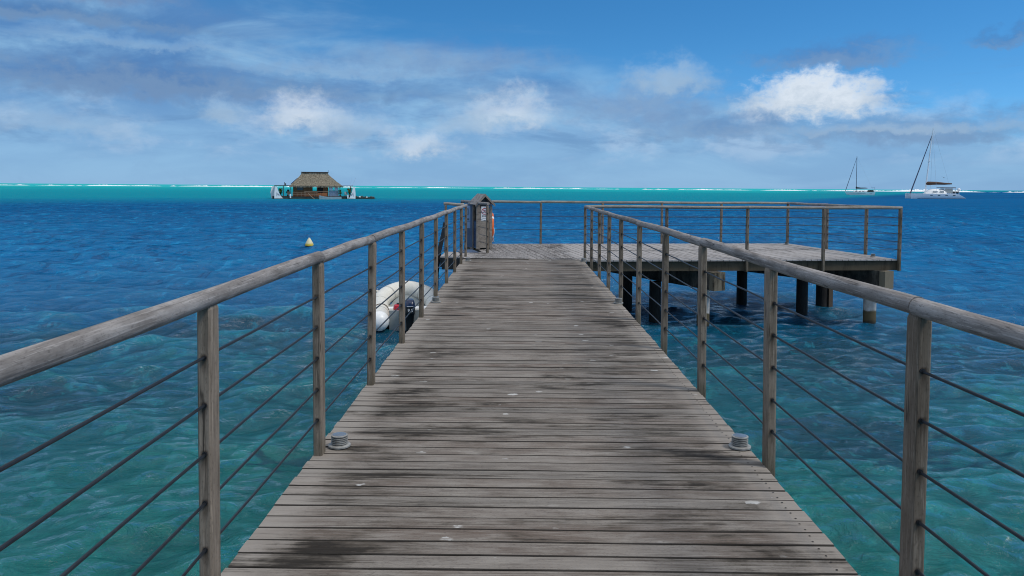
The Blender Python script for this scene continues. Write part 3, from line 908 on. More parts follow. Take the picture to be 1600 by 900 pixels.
lights = [
    (-1.045, 4.47, 0.0, 'nearest deck light at the foot of a left-hand railing post'),
    (1.325, 4.52, 0.0, 'nearest deck light at the right edge of the boardwalk'),
    (-1.085, 10.12, 0.0, 'deck light on the left edge of the boardwalk beside the inflatable dinghy'),
    (1.335, 10.15, 0.0, 'deck light on the right boardwalk edge level with the dark platform piles'),
    (-1.03, 15.75, 0.0, 'deck light at the end of the left railing before the kiosk'),
    (1.355, 15.85, 0.0, 'deck light at the foot of the corner post where boardwalk meets platform'),
    (7.42, 21.25, -0.006, 'deck light in the far corner of the platform'),
    (8.10, 17.55, -0.006, 'deck light in the near right corner of the platform'),
]
first = deck_light(lights[0][3])
for i, (x, y, z, lab) in enumerate(lights):
    o = first if i == 0 else copy_tree(first)
    o.location = (x, y, z+0.002)
    o.rotation_euler.z = i*0.7
    o['label'] = lab

# ------------------------------------------------------------------ kiosk with its signs and lifebuoy
KA = R(15)
kiosk = thing('kiosk', 'small wooden cabinet kiosk with pitched roof at the end of the boardwalk', 'kiosk', (-1.02, 18.75, 0), KA)
W, D, H = 0.40, 0.80, 1.08                        # local: x right, y back, origin at the front left corner
for (x, y) in ((0.045, 0.045), (W-0.035, 0.045), (0.045, D-0.04), (W-0.035, D-0.04)):
    MB().box((x, y, H/2), (0.088 if x < 0.1 else 0.06, 0.075, H)).build('corner_post', 'slat', kiosk)
mb = MB()
for k in range(8):
    mb.box((W/2+0.01, 0.028, 0.09+k*0.122), (W-0.152, 0.022, 0.116))
mb.build('front_slats', 'slat', kiosk)
mb = MB()
for k in range(8):
    mb.box((W-0.030, D/2, 0.09+k*0.122), (0.022, D-0.16, 0.116))
mb.build('side_slats', 'slat', kiosk)
MB().box((0.03, D/2+0.03, 0.35), (0.02, D-0.22, 0.68)).build('side_panel', 'navy', kiosk)
MB().box((W/2, D-0.03, H/2), (W-0.15, 0.02, H-0.04)).build('back_panel', 'slat', kiosk)
MB().box((W/2, D/2, 0.03), (W-0.15, D-0.17, 0.02)).build('floor_panel', 'slat', kiosk)
RZ, EZ, OV = 1.335, 1.085, 0.045
for sgn in (-1, 1):
    xe = W/2 + sgn*(W/2+OV)
    MB().prism([(W/2, -0.08, RZ), (xe, -0.08, EZ), (xe+sgn*0.008, -0.08, EZ+0.014), (W/2, -0.08, RZ+0.022)], (0, D+0.16, 0)).build('roof_slope', 'rail', kiosk)
    MB().prism([(W/2, -0.083, RZ-0.004), (xe, -0.083, EZ-0.004), (xe, -0.083, EZ-0.040), (W/2, -0.083, RZ-0.044)], (0, 0.022, 0)).build('barge_board', 'slat', kiosk)
MB().prism([(0.03, 0.06, H-0.01), (W-0.03, 0.06, H-0.01), (W/2, 0.06, RZ-0.02)], (0, 0.02, 0)).build('gable_recess', 'black', kiosk)

def on_kiosk(x, y, z):
    v = Matrix.Rotation(KA, 3, 'Z') @ Vector((x, y, z))
    return (v.x-1.02, v.y+18.75, v.z)
sg = thing('prohibition_sign', 'white sign with red barred circle fixed to the kiosk front', 'sign', on_kiosk(0.205, 0.014, 0.705), KA)
MB().box((0, -0.004, 0.17), (0.175, 0.006, 0.345)).build('sign_plate', 'white_mark', sg)
ring = [(0.073*math.cos(a), -0.009, 0.225+0.073*math.sin(a)) for a in (2*math.pi*k/28 for k in range(28))]
mb = MB(); mb.tube(ring, 0.0085, 6, closed=True)
mb.box((0, -0.009, 0.225), (0.146, 0.006, 0.014), 0, R(42))
mb.build('barred_circle', 'sign_red', sg)
mb = MB()
mb.tube([(-0.05, -0.008, 0.215), (-0.02, -0.008, 0.205), (0.0, -0.008, 0.21), (0.03, -0.008, 0.20), (0.052, -0.008, 0.205)], 0.006, 6)
mb.tube([(-0.025, -0.008, 0.235), (0.005, -0.008, 0.250), (0.03, -0.008, 0.232)], 0.007, 6)
mb.build('swimmer_symbol', 'ink', sg)
mb = MB()
for k in range(4):
    mb.box((-0.052+k*0.034, -0.009, 0.118), (0.026, 0.003, 0.013))
    mb.box((-0.056+k*0.037, -0.009, 0.094), (0.029, 0.003, 0.013))
mb.box((0, -0.009, 0.05), (0.12, 0.003, 0.005))
mb.build('print', 'ink', sg)

nb_ = thing('notice_board', 'tall pale blue notice panel beside the slatted kiosk', 'notice board', on_kiosk(-0.035, 0.58, 0.0), KA + R(-28))
MB().box((-0.02, 0.02, 0.56), (0.26, 0.02, 1.10)).build('backing', 'slate', nb_)
MB().box((-0.07, 0.006, 0.86), (0.13, 0.006, 0.38)).build('upper_notice', 'pale_blue', nb_)
MB().box((-0.07, 0.006, 0.57), (0.13, 0.006, 0.17)).build('lower_notice', 'pale_blue', nb_)
mb = MB()
ov_ = [(-0.07+0.020*math.cos(a), 0.001, 0.90+0.085*math.sin(a)) for a in (2*math.pi*k/20 for k in range(20))]
mb.tube(ov_, 0.004, 6, closed=True)
mb.box((-0.07, 0.001, 0.715), (0.07, 0.003, 0.028))
mb.build('print', 'ink', nb_)
tag(MB().box((0, 0, 0.006), (0.42, 0.75, 0.012)).build('slate_patch', 'slate', None, False, (-1.22, 18.15, 0.0)),
    'slate blue patch flat on the deck in front of the notice board', 'floor sheet')
bpy.data.objects['slate_patch'].rotation_euler.z = R(15)  # thin slate blue patch laid flat on the boards

lb = thing('lifebuoy', 'orange lifebuoy ring hanging on the right side of the kiosk', 'lifebuoy', on_kiosk(W+0.05, 0.36, 0.53), R(4))
ringp = [(0.0, 0.30*math.cos(a), 0.30*math.sin(a)) for a in (2*math.pi*k/36 for k in range(36))]
MB().tube(ringp, 0.060, 14, closed=True).build('ring', 'orange', lb, True)
for k in range(4):
    a = math.pi/4 + k*math.pi/2
    pts = [(0.0, 0.30*math.cos(b_), 0.30*math.sin(b_)) for b_ in (a-0.10, a-0.05, a, a+0.05, a+0.10)]
    MB().tube(pts, 0.0625, 14).build('reflective_band', 'white_mark', lb, True)
rp_ = [(0.05+0.02*math.sin(6*a), 0.375*math.cos(a), 0.375*math.sin(a)) for a in (math.pi + math.pi*k/20 for k in range(21))]
MB().tube(rp_, 0.008, 6).build('grab_line', 'white_mark', lb, True)

# ------------------------------------------------------------------ boarding ladder
ld = thing('ladder', 'black boarding ladder dropping into the water left of the boardwalk end', 'ladder', (-1.8, 17.9, WATER))
LO = (-1.8, 17.9, WATER)
for yy in (17.72, 18.1):
    MB(LO).tube([(-1.70, yy, 0.70), (-1.745, yy-0.02, 0.45), (-1.84, yy-0.06, 0.02), (-1.90, yy-0.09, -0.5), (-1.93, yy-0.11, WATER-1.0)], 0.036, 10).build('stringer', 'black', ld, True)
for k in range(7):
    z = -0.15 - k*0.27
    f = (z-0.02)/-0.52
    x = -1.84-0.06*min(f, 1.6)
    MB(LO).tube([(x, 17.66-0.03*f, z), (x, 18.04-0.03*f, z)], 0.018, 8).build('rung', 'black', ld, True)

# ------------------------------------------------------------------ inflatable dinghy with outboard
DA = R(10)
dg = thing('inflatable_dinghy', 'pale grey inflatable dinghy with black outboard moored left of the boardwalk', 'dinghy', (-2.27, 16.0, WATER), DA)
hw = 0.62; rad = 0.205
half = [(-hw, -0.28, 0.27), (-hw, 0.0, 0.27), (-hw, 0.7, 0.28), (-hw, 1.35, 0.32), (-hw+0.04, 1.8, 0.39), (-hw+0.19, 2.15, 0.47), (-hw+0.40, 2.34, 0.53), (0, 2.40, 0.555)]
pts = half + [(-x, y, z) for x, y, z in reversed(half[:-1])]
def smooth_path(ps, n=4):
    out_ = []
    ps = [Vector(q) for q in ps]
    for i in range(len(ps)-1):
        p0, p1, p2, p3 = ps[max(i-1, 0)], ps[i], ps[i+1], ps[min(i+2, len(ps)-1)]
        for k in range(n):
            t_ = k/n
            out_.append(0.5*((2*p1) + (p2-p0)*t_ + (2*p0-5*p1+4*p2-p3)*t_*t_ + (3*p1-p0-3*p2+p3)*t_**3))
    out_.append(ps[-1])
    return out_
sp_ = smooth_path(pts)
rads = [rad]*len(sp_)
MB().tube(sp_, rads, 20).build('tube', 'hypalon', dg, True)
stk = []
for i, q in enumerate(sp_):
    tg = (sp_[min(i+1, len(sp_)-1)] - sp_[max(i-1, 0)]); tg.z = 0; tg.normalize()
    stk.append(q + Vector((-tg.y, tg.x, 0))*(rad+0.004) + Vector((0, 0, -0.02)))
MB().tube(stk, 0.022, 8).build('rubbing_strake', 'hull_grey', dg, True)
for i in (6, 13, 20, len(sp_)-21, len(sp_)-14, len(sp_)-7):
    tg = (sp_[i+1]-sp_[i-1]).normalized()
    MB().tube([sp_[i]-tg*0.02, sp_[i]+tg*0.02], rad+0.003, 24).build('seam_band', 'seam', dg, True)
for i in (9, 17, len(sp_)-18, len(sp_)-10):
    tg = (sp_[i+1]-sp_[i-1]).normalized(); sd_ = Vector((-tg.y, tg.x, 0)).normalized()
    c_ = sp_[i] + sd_*rad*0.72 + Vector((0, 0, rad*0.72))
    MB().tube([c_-tg*0.05, c_+tg*0.05], [0.045, 0.045], 10).build('grab_patch', 'seam', dg, True)
MB().box((0, 1.0, 0.235), (0.84, 2.1, 0.03)).build('floor', 'seam', dg)
for sx in (-1, 1):
    MB().tube([(sx*hw, -0.27, 0.27), (sx*hw, -0.33, 0.265), (sx*hw, -0.42, 0.255), (sx*hw, -0.47, 0.25), (sx*hw, -0.49, 0.25)], [0.2065, 0.200, 0.17, 0.10, 0.03], 20).build('end_cone', 'white', dg, True)
# hull bottom and floor
rings = []
for y_, w_, zk, zs_ in ((-0.12, 0.46, 0.02, 0.16), (0.8, 0.46, -0.02, 0.17), (1.5, 0.44, 0.02, 0.21), (2.0, 0.30, 0.16, 0.32), (2.28, 0.08, 0.36, 0.44)):
    rings.append([(-w_, y_, zs_), (0, y_, zk), (w_, y_, zs_), (w_*0.98, y_, zs_+0.03), (-w_*0.98, y_, zs_+0.03)])
MB().loft(rings).build('hull', 'hull_grey', dg)
MB().box((0, -0.10, 0.24), (0.83, 0.045, 0.42)).build('transom', 'hull_grey', dg)
MB().box((0, 0.95, 0.335), (0.86, 0.24, 0.03)).build('thwart', 'white', dg)
for sx in (-1, 1):
    path = []
    for i in range(6):
        y0_ = 0.25 + i*0.32
        path += [(sx*(hw+rad*0.72), y0_, 0.27+rad*0.66+0.02*(i*0.32)), (sx*(hw+rad*0.95), y0_+0.16, 0.25+rad*0.40+0.02*(i*0.32))]
    MB().tube(smooth_path(path, 3), 0.010, 6).build('grab_rope', 'rope', dg, True)
for i, (a0, a1) in enumerate(((0.55, 0.55), (1.15, 1.2))):
    MB().tube([(-hw+rad*math.cos(b)*1.02, a0+0.12*math.sin(b*2), 0.285+rad*math.sin(b)*1.03) for b in (math.radians(20+12*k) for k in range(13))], 0.009, 6).build('strap', 'rope', dg, True)
MB().tube([(-0.35, 0.1, 0.30), (-0.3, 0.3, 0.42), (-0.18, 0.45, 0.33), (-0.05, 0.5, 0.40), (0.1, 0.7, 0.33)], 0.011, 6).build('fuel_hose', 'rope', dg, True)
ob = MB()
def rrect(cx, cy, z, a, b):
    out_ = []
    for k in range(20):
        an = 2*math.pi*k/20
        ca, sa = math.cos(an), math.sin(an)
        out_.append((cx + a*math.copysign(abs(ca)**0.5, ca), cy + b*math.copysign(abs(sa)**0.5, sa), z))
    return out_
ob.loft([rrect(0, -0.20, -0.05, 0.065, 0.09), rrect(0, -0.20, 0.16, 0.075, 0.10), rrect(0, -0.22, 0.37, 0.095, 0.13), rrect(0, -0.23, 0.43, 0.108, 0.17)])
eng = ob.build('outboard_motor', 'black', dg, True)
MB().loft([rrect(0, -0.23, 0.431, 0.112, 0.175), rrect(0, -0.23, 0.56, 0.110, 0.180)]).build('cowl', 'black', eng, True)
MB().loft([rrect(0, -0.23, 0.561, 0.111, 0.181), rrect(0, -0.23, 0.64, 0.100, 0.165), rrect(0, -0.21, 0.695, 0.075, 0.12), rrect(0, -0.20, 0.705, 0.04, 0.07)]).build('cowl_top', 'navy', eng, True)
MB().box((0, -0.06, 0.42), (0.16, 0.12, 0.16)).build('clamp_bracket', 'black', eng)
MB().tube([(0.0, -0.08, 0.50), (0.03, 0.15, 0.52), (0.06, 0.42, 0.53)], 0.018, 8).build('tiller', 'black', eng, True)
tcu = bpy.data.curves.new('number', 'FONT')
tcu.body = '9.8'; tcu.size = 0.095; tcu.align_x = 'CENTER'; tcu.extrude = 0.002; tcu.shear = 0.15
tob = bpy.data.objects.new('number_tmp', tcu)
col.objects.link(tob)
dgp = bpy.context.evaluated_depsgraph_get()
tme = bpy.data.meshes.new_from_object(tob.evaluated_get(dgp))
bpy.data.objects.remove(tob)
tme.materials.clear(); tme.materials.append(M['white_mark'])
nbo = bpy.data.objects.new('number', tme)
place(nbo, eng, (0.0, -0.4135, 0.462)); nbo.rotation_euler = (R(90), 0, 0)
MB().box((0, -0.4105, 0.575), (0.13, 0.006, 0.010)).build('stripe', 'white_mark', eng)
# fuel can on the dinghy floor
fc = thing('fuel_can', 'red fuel can standing inside the inflatable dinghy', 'fuel can', (-2.565, 16.34, WATER+0.255), R(15))
MB().loft([rrect(0, 0, 0, 0.09, 0.11), rrect(0, 0, 0.16, 0.095, 0.115), rrect(0, 0, 0.23, 0.08, 0.095), rrect(0, 0, 0.25, 0.05, 0.06)]).build('tank', 'red', fc, True)
MB().lathe([(0.03, 0.249), (0.03, 0.275), (0.015, 0.28)], sides=14).build('filler_cap', 'black', fc, True)

# ------------------------------------------------------------------ mooring buoy
bu = thing('buoy', 'small yellow cone-shaped mooring buoy floating left of the boardwalk', 'buoy', (-10.35, 37.9, WATER))
MB().lathe([(0.05, -0.25), (0.17, -0.12), (0.205, 0.02), (0.205, 0.09), (0.18, 0.17), (0.12, 0.29), (0.06, 0.39), (0.028, 0.415)], sides=28).build('float', 'buoy', bu, True)
MB().tube([(0.035*math.cos(a), 0, 0.43+0.03*math.sin(a)) for a in (2*math.pi*k/14 for k in range(14))], 0.008, 6, closed=True).build('lifting_eye', 'spar', bu, True)

# ------------------------------------------------------------------ floating house
HR = R(15)
hz_ = thing('floating_house', 'floating wooden house with steep thatched roof and white corner shells', 'floating house', (-44.9, 168.5, WATER), HR)
def P(name, mat, parts, parent=hz_, smooth=False):
    m_ = MB()
    for pt in parts:
        m_.box(*pt)
    return m_.build(name, mat, parent, smooth)
# local x = metres from the middle of the picture of it, y back, z up from the water
P('pontoon', 'pontoon', [((-0.1, 2.6, 0.2), (17.4, 6.6, 0.75))])
P('deck_edge', 'dark_wood', [((-0.1, -0.72, 0.52), (17.4, 0.06, 0.12))])
P('wall', 'cladding', [((-2.425, 3.0, 1.85), (4.15, 4.4, 2.5)), ((1.775, 3.0, 1.85), (2.45, 4.4, 2.5)), ((0.1, 3.0, 1.2), (0.90, 4.38, 1.2)), ((0.1, 3.0, 2.98), (0.90, 4.38, 0.24))])
P('window', 'window', [((-3.0, 0.79, 2.35), (1.25, 0.06, 0.85))])
P('window_frame', 'dark_wood', [((-0.38, 0.75, 2.33), (0.08, 0.09, 1.15)), ((0.58, 0.75, 2.33), (0.08, 0.09, 1.15)), ((0.1, 0.75, 1.79), (0.88, 0.09, 0.08))])
P('door', 'dark_wood', [((1.35, 0.79, 1.75), (1.05, 0.06, 2.2))])
P('side_cabinet', 'linen', [((4.2, 1.4, 1.25), (2.1, 1.2, 1.3)), ((3.4, 0.77, 1.25), (0.1, 0.06, 1.25)), ((4.2, 0.77, 1.25), (0.25, 0.06, 1.0))])
# thatched hip roof
ez, rz_ = 2.85, 5.85
fx0, fx1, bx0, bx1 = -5.3, 6.2, -5.3, 6.2
rx0, rx1 = -2.75, 3.0
segs = 16
mb = MB()
def rp2(t_):                                       # slight concave sweep of the slopes
    z = ez + (rz_-ez)*t_
    sw = min(1.0, t_/0.88) ** 0.90
    return z, sw
rings = []
for i in range(13):
    z, sw = rp2(i/12)
    x0 = fx0 + (rx0-fx0)*sw; x1 = fx1 + (rx1-fx1)*sw
    y0 = -0.55 + (2.85+0.55)*sw; y1 = 6.6 + (3.15-6.6)*sw
    jit = 0.05 if 0 < i < 12 else 0.0
    ring = []
    for k in range(segs): ring.append((x0+(x1-x0)*k/segs, y0 + rnd.uniform(-jit, jit), z + rnd.uniform(-0.10, 0.08)*(1 if i == 0 else 0.5)))
    for k in range(8): ring.append((x1 + rnd.uniform(-jit, jit), y0+(y1-y0)*k/8, z))
    for k in range(segs): ring.append((x1-(x1-x0)*k/segs, y1, z))
    for k in range(8): ring.append((x0 + rnd.uniform(-jit, jit), y1-(y1-y0)*k/8, z))
    rings.append(ring)
mb.loft(rings)
roof = mb.build('roof', 'thatch', hz_)
P('ridge_cap', 'dark_wood', [((0.12, 3.0, 5.93), (6.0, 0.5, 0.16))], roof)
P('finial', 'dark_wood', [((3.05, 3.0, 6.2), (0.06, 0.06, 0.5))], roof)
mb = MB()
mb.prism([(-4.92, 1.0, 3.22), (-4.92, 5.0, 3.22), (-3.55, 4.4, 4.52), (-3.55, 1.6, 4.52)], (-0.10, 0, 0.09))
mb.build('solar_panel', 'solar', hz_)
# thatch fringe
mb = MB()
for k in range(90):
    x = fx0 + (fx1-fx0)*(k+0.5)/90
    mb.box((x, -0.50+rnd.uniform(-0.05, 0.05), ez-0.10+rnd.uniform(-0.08, 0.05)), (0.11, 0.14, 0.36))
mb.build('eave_fringe', 'thatch', roof)
# terraces
P('terrace_roof', 'dark_wood', [((-6.6, 2.6, 2.92), (3.6, 5.5, 0.14))])
P('terrace_roof', 'dark_wood', [((7.2, 2.6, 2.92), (2.4, 5.5, 0.14))])
for x in (-6.5, -4.95, 5.5, 7.75):
    P('terrace_post', 'dark_wood', [((x, -0.3, 1.7), (0.14, 0.14, 2.36))])
P('chimney_pipe', 'dark_wood', [((-6.35, 2.0, 3.3), (0.12, 0.12, 0.7)), ((-6.1, 2.0, 3.2), (0.2, 0.2, 0.45))])
mb = MB()
for z in (1.02, 1.36):
    mb.box((-1.9, -0.62, z), (5.4, 0.06, 0.07))
for x in np.arange(-4.5, 0.9, 0.9):
    mb.box((float(x), -0.62, 1.0), (0.07, 0.06, 0.9))
mb.build('balustrade', 'tan_wood', hz_)
mb = MB()
mb.box((0.5, -0.55, 1.66), (5.2, 0.22, 0.08))
for x in (-2.0, 0.4, 2.95):
    mb.box((x, -0.55, 1.1), (0.09, 0.12, 1.05))
mb.build('bar_counter', 'tan_wood', hz_)
mb = MB()
for x in np.arange(-1.7, 2.9, 0.42):
    mb.box((float(x), -0.52, 1.0), (0.30, 0.05, 0.75))
mb.build('balustrade_infill', 'cladding', hz_)
# white curved corner shells
def shell(x, flip, back, w_=1.9, h_=2.7, parent=hz_):
    pr = [(0.0, 0.12), (0.0, 1.4), (0.12, h_), (0.55, h_)]
    n = 8
    for k in range(1, n+1):
        t_ = k/n
        pr.append((0.55 + (w_-0.55)*t_**1.25, h_ - (h_-0.15)*(1-(1-t_)**1.5)))
    s_ = -1 if flip else 1
    return MB().prism([(x+s_*a, back, b) for a, b in pr], (0, 0.14, 0)).build('corner_shell', 'fin', parent)
sh1 = shell(-8.35, False, -0.95)
sh2 = MB().prism([(-9.2, 3.2, 0.15), (-9.35, 3.2, 1.4), (-9.1, 3.2, 2.55), (-8.75, 3.2, 2.85), (-8.35, 3.2, 2.75), (-8.35, 3.2, 0.15)], (0, 0.14, 0)).build('corner_shell', 'fin', hz_)
sh3 = shell(8.85, True, -0.95, 1.5)
for shp, x0_, sg_ in ((sh1, -8.05, 1), (sh3, 8.55, -1)):
    m_ = MB()
    for k in range(9):
        a = k*0.7
        m_.tube([(x0_+sg_*(0.1+0.09*k), -0.965, 0.6+0.9*abs(math.sin(a))*(1-k/11)), (x0_+sg_*(0.25+0.09*k), -0.965, 0.75+0.8*abs(math.cos(a))*(1-k/10))], 0.035, 5)
    m_.build('shell_pattern', 'fin_print', shp)
P('fender', 'white', [((-5.0, -0.85, 0.65), (0.28, 0.2, 0.9))]); P('fender', 'white', [((7.2, -0.85, 0.55), (0.28, 0.2, 0.8))])
P('aerial', 'spar', [((7.9, 1.0, 3.75), (0.03, 0.03, 1.9), 0, R(18))]); P('aerial', 'spar', [((8.6, 1.0, 3.8), (0.03, 0.03, 2.0), 0, R(24))])

def at_house(x, y, z=0.0):
    v = Matrix.Rotation(HR, 3, 'Z') @ Vector((x, y, z))
    return (-44.9+v.x, 168.5+v.y, WATER+v.z)
def frond_plant(name, label, loc, h, mat, n=26, spread=1.0):
    o = thing(name, label, 'plant', loc, HR)
    MB().lathe([(0.16, 0.0), (0.22, 0.32), (0.19, 0.34)], sides=12).build('pot', 'dark_wood', o, True)
    m_ = MB()
    for k in range(n):
        a = rnd.uniform(0, 6.283); L = spread*rnd.uniform(0.5, 1.0); up_ = rnd.uniform(0.3, 1.0)*h
        dirv = Vector((math.cos(a), math.sin(a), 0)); sd_ = Vector((-dirv.y, dirv.x, 0))
        ps = [Vector((0, 0, 0.3)), dirv*L*0.35 + Vector((0, 0, 0.3+up_*0.8)), dirv*L*0.8 + Vector((0, 0, 0.3+up_)), dirv*L*1.1 + Vector((0, 0, 0.1+up_*0.85))]
        wds = (0.03, 0.09, 0.08, 0.01)
        rings_ = [[q - sd_*w_ + Vector((0, 0, 0.01)), q - Vector((0, 0, 0.012)), q + sd_*w_ + Vector((0, 0, 0.01)), q + Vector((0, 0, 0.012))] for q, w_ in zip(ps, wds)]
        m_.loft(rings_)
    m_.build('fronds', mat, o)
    return o
frond_plant('potted_palm', 'bushy green plant behind the left white shell of the floating house', at_house(-7.1, 0.3, 0.58), 1.5, 'leaf', 34, 0.75)
frond_plant('potted_palm', 'dark plant on the left terrace beside the house wall', at_house(-5.6, 1.0, 0.58), 1.4, 'dark_canvas', 24, 0.55)
frond_plant('potted_palm', 'yellow-green palm under the right terrace roof of the floating house', at_house(7.6, 0.5, 0.58), 1.75, 'leaf_yellow', 36, 0.85)
frond_plant('potted_palm', 'dark green plant at the right corner of the house wall', at_house(5.6, 0.2, 0.58), 1.2, 'leaf', 24, 0.6)
for i, (x, lab) in enumerate(((3.55, 'white cloth hanging under the eave beside the house door'), (4.75, 'white cloth hanging under the eave nearest the right terrace'))):
    m_ = MB()
    m_.loft([[(-0.42+0.84*k/6, 0.03*math.sin(k*1.7+z), z) for k in range(7)] + [(0.42-0.84*k/6, 0.03*math.sin((6-k)*1.7+z)+0.015, z) for k in range(7)] for z in (0.0, 0.3, 0.6, 0.82)])
    o = m_.build('hanging_cloth', 'linen', None, False, at_house(x, -0.1, 1.95))
    o.rotation_euler.z = HR
    tag(o, lab, 'cloth', 'white cloths hanging under the eave')
def seat(label, loc, mat):
    o = thing('terrace_chair', label, 'chair', loc, HR + R(20))
    MB().box((0, 0, 0.42), (0.6, 0.6, 0.08)).build('seat', mat, o)
    MB().box((0, 0.28, 0.75), (0.6, 0.07, 0.6), 0, 0, R(-12)).build('backrest', mat, o)
    for sx in (-1, 1):
        for sy in (-1, 1):
            MB().box((sx*0.25, sy*0.25, 0.19), (0.06, 0.06, 0.38)).build('leg', 'dark_wood', o)
    return o
seat('pale chair on the left terrace of the floating house', at_house(-5.3, 0.0, 0.58), 'tan_wood')
seat('grey chair on the right terrace of the floating house', at_house(6.9, 0.1, 0.58), 'hull_grey')

def small_boat(name, label, loc, rz, L, wd, hgt, mat):
    o = thing(name, label, 'boat', loc, rz)
    rings_ = []
    for t_ in np.linspace(0, 1, 12):
        x = -L/2 + L*t_
        bw = wd/2*(1 - max(0, (0.30-t_)/0.30)**2.0*0.92)
        sheer = hgt + 0.38*max(0, (0.45-t_)/0.45)**2
        rings_.append([(x, -bw, sheer), (x, -bw*0.8, -0.05), (x, 0, -0.15), (x, bw*0.8, -0.05), (x, bw, sheer), (x, bw*0.88, sheer), (x, 0, sheer-0.28), (x, -bw*0.88, sheer)])
    MB().loft(rings_).build('hull', mat, o, True)
    for tx in (-0.1, 0.22):
        MB().box((tx*L, 0, hgt-0.08), (0.25, wd*0.82, 0.04)).build('thwart', 'tan_wood', o)
    return o
small_boat('rowing_boat', 'light grey open boat tied along the front of the floating house', at_house(3.4, -2.2), HR, 4.7, 1.5, 0.50, 'boat_paint')
# outrigger spars leaning on the deck
tag(place(bpy.data.objects.new('boarding_ramp', MB().tube([(-1.0, 0, 1.35), (-0.6, -0.6, 0.8), (0.35, -1.2, 0.05)], 0.06, 6).tube([(2.1, -1.2, 0.05), (1.4, -1.0, 0.35), (1.1, -0.8, 0.5)], 0.06, 6).mesh('boarding_ramp', 'tan_wood')), None, at_house(-0.3, -0.85)),
    'pale bent poles sloping from the house deck to the water', 'poles')
bpy.data.objects['boarding_ramp'].rotation_euler.z = HR
# low raft of stones to the right
rf = thing('raft', 'low dark raft heaped with stones at the right end of the floating house', 'raft', at_house(11.0, 0.5), HR)
mb = MB()
mb.loft([[(x, -1.0*k_, -0.2), (x, -1.1*k_, hh), (x, 1.1*k_, hh), (x, 1.0*k_, -0.2)] for x, k_, hh in ((-2.2, 1, 0.42), (-0.5, 1, 0.40), (1.2, 0.8, 0.34), (2.4, 0.3, 0.12))])
mb.build('raft_body', 'pontoon', rf)
for k in range(16):
    x = -1.9 + k*0.25; sz = rnd.uniform(0.16, 0.34)
    mb = MB()
    rg = []
    for j, (zz, q) in enumerate(((0, 0.7), (0.35, 1.0), (0.7, 0.85), (1.0, 0.35))):
        rg.append([(x+sz*q*math.cos(a)*rnd.uniform(0.8, 1.15), rnd.uniform(-0.1, 0.1)-0.3+sz*q*math.sin(a), 0.3 - 0.05*max(0, x) + zz*sz*1.3) for a in (2*math.pi*m_/7 for m_ in range(7))])
    mb.loft(rg)
    mb.build('stone', 'fin' if k in (3, 9) else 'rock', rf)

# ------------------------------------------------------------------ yachts
def mono_hull(L, bm_, h_bow, h_stern, rake_bow=0.10, rake_st=0.03, n=15):
    rings_ = []
    for t_ in np.linspace(0, 1, n):
        bw = bm_/2*(math.sin(math.pi*min(1, 0.04 + t_*0.62))**0.75)
        sheer = h_bow + (h_stern-h_bow)*t_ - 0.10*math.sin(math.pi*t_)
        xt = -L/2 + L*t_
        xb = -L/2 + L*rake_bow + L*(1-rake_bow-rake_st)*t_
        rings_.append([(xt, -bw, sheer), (0.5*xt+0.5*xb, -bw*0.97, sheer*0.5), (xb, -bw*0.80, -0.1), (xb, 0, -0.5), (xb, bw*0.80, -0.1), (0.5*xt+0.5*xb, bw*0.97, sheer*0.5), (xt, bw, sheer)])
    return MB().loft(rings_)
SB = thing('sailboat', 'white single-masted sailboat with dark boom cover anchored near the reef', 'sailboat', (172.9, 391, WATER), R(-20))
mono_hull(14.3, 3.9, 1.75, 1.45).build('hull', 'white', SB, True)
MB().box((0.4, -1.86, 0.98), (10.4, 0.08, 0.10)).build('hull_stripe', 'ink', SB)
MB().box((0.3, 0, 1.85), (6.2, 2.3, 0.55)).build('cabin_top', 'white', SB)
for x in (-1.6, 0.0, 1.6):
    MB().box((x, -1.16, 1.86), (0.9, 0.04, 0.24)).build('port_light', 'window', SB)
MB().tube([(-1.6, 0, 1.7), (-1.6, 0, 19.6)], [0.16, 0.11], 10).build('mast', 'spar_dark', SB, True)
MB().tube([(-1.6, -1.1, 9.0), (-1.6, 1.1, 9.0)], 0.06, 6).build('spreader', 'spar', SB, True)
MB().tube([(-6.6, 0, 2.1), (-1.65, 0, 18.9)], [0.16, 0.07], 8).build('furled_headsail', 'spar_dark', SB, True)
MB().tube([(6.6, 0, 1.8), (-1.55, 0, 19.4)], 0.025, 6).build('backstay', 'spar', SB, True)
MB().tube([(-1.7, 0, 4.0), (-1.3, 0, 3.65), (0.5, 0, 3.55), (2.5, 0, 3.6), (3.6, 0, 3.55)], [0.5, 0.45, 0.30, 0.25, 0.15], 10).build('boom_cover', 'dark_canvas', SB, True)
MB().loft([[(x, -1.25, 1.6), (x, -1.05, 2.3), (x, 0, z), (x, 1.05, 2.3), (x, 1.25, 1.6)] for x, z in ((3.6, 2.35), (4.1, 2.7), (6.4, 2.6))]).build('cockpit_canvas', 'dark_canvas', SB)
mb = MB()
for sy in (-1.3, 1.3):
    mb.tube([(6.7, sy, 1.5), (6.9, sy, 3.6), (6.9, 0, 3.75)], 0.05, 6)
mb.build('stern_arch', 'spar', SB, True)
MB().box((6.2, 0, 3.80), (1.6, 2.4, 0.10)).build('solar_panel', 'solar', SB)
mb = MB()
for sy in (-1, 1):
    mb.tube([(-6.9, 0, 2.5), (-5.6, sy*0.95, 2.45), (-4.4, sy*1.4, 2.4), (4, sy*1.8, 2.2), (6.8, sy*1.4, 2.1)], 0.028, 6)
mb.build('lifeline', 'spar', SB)

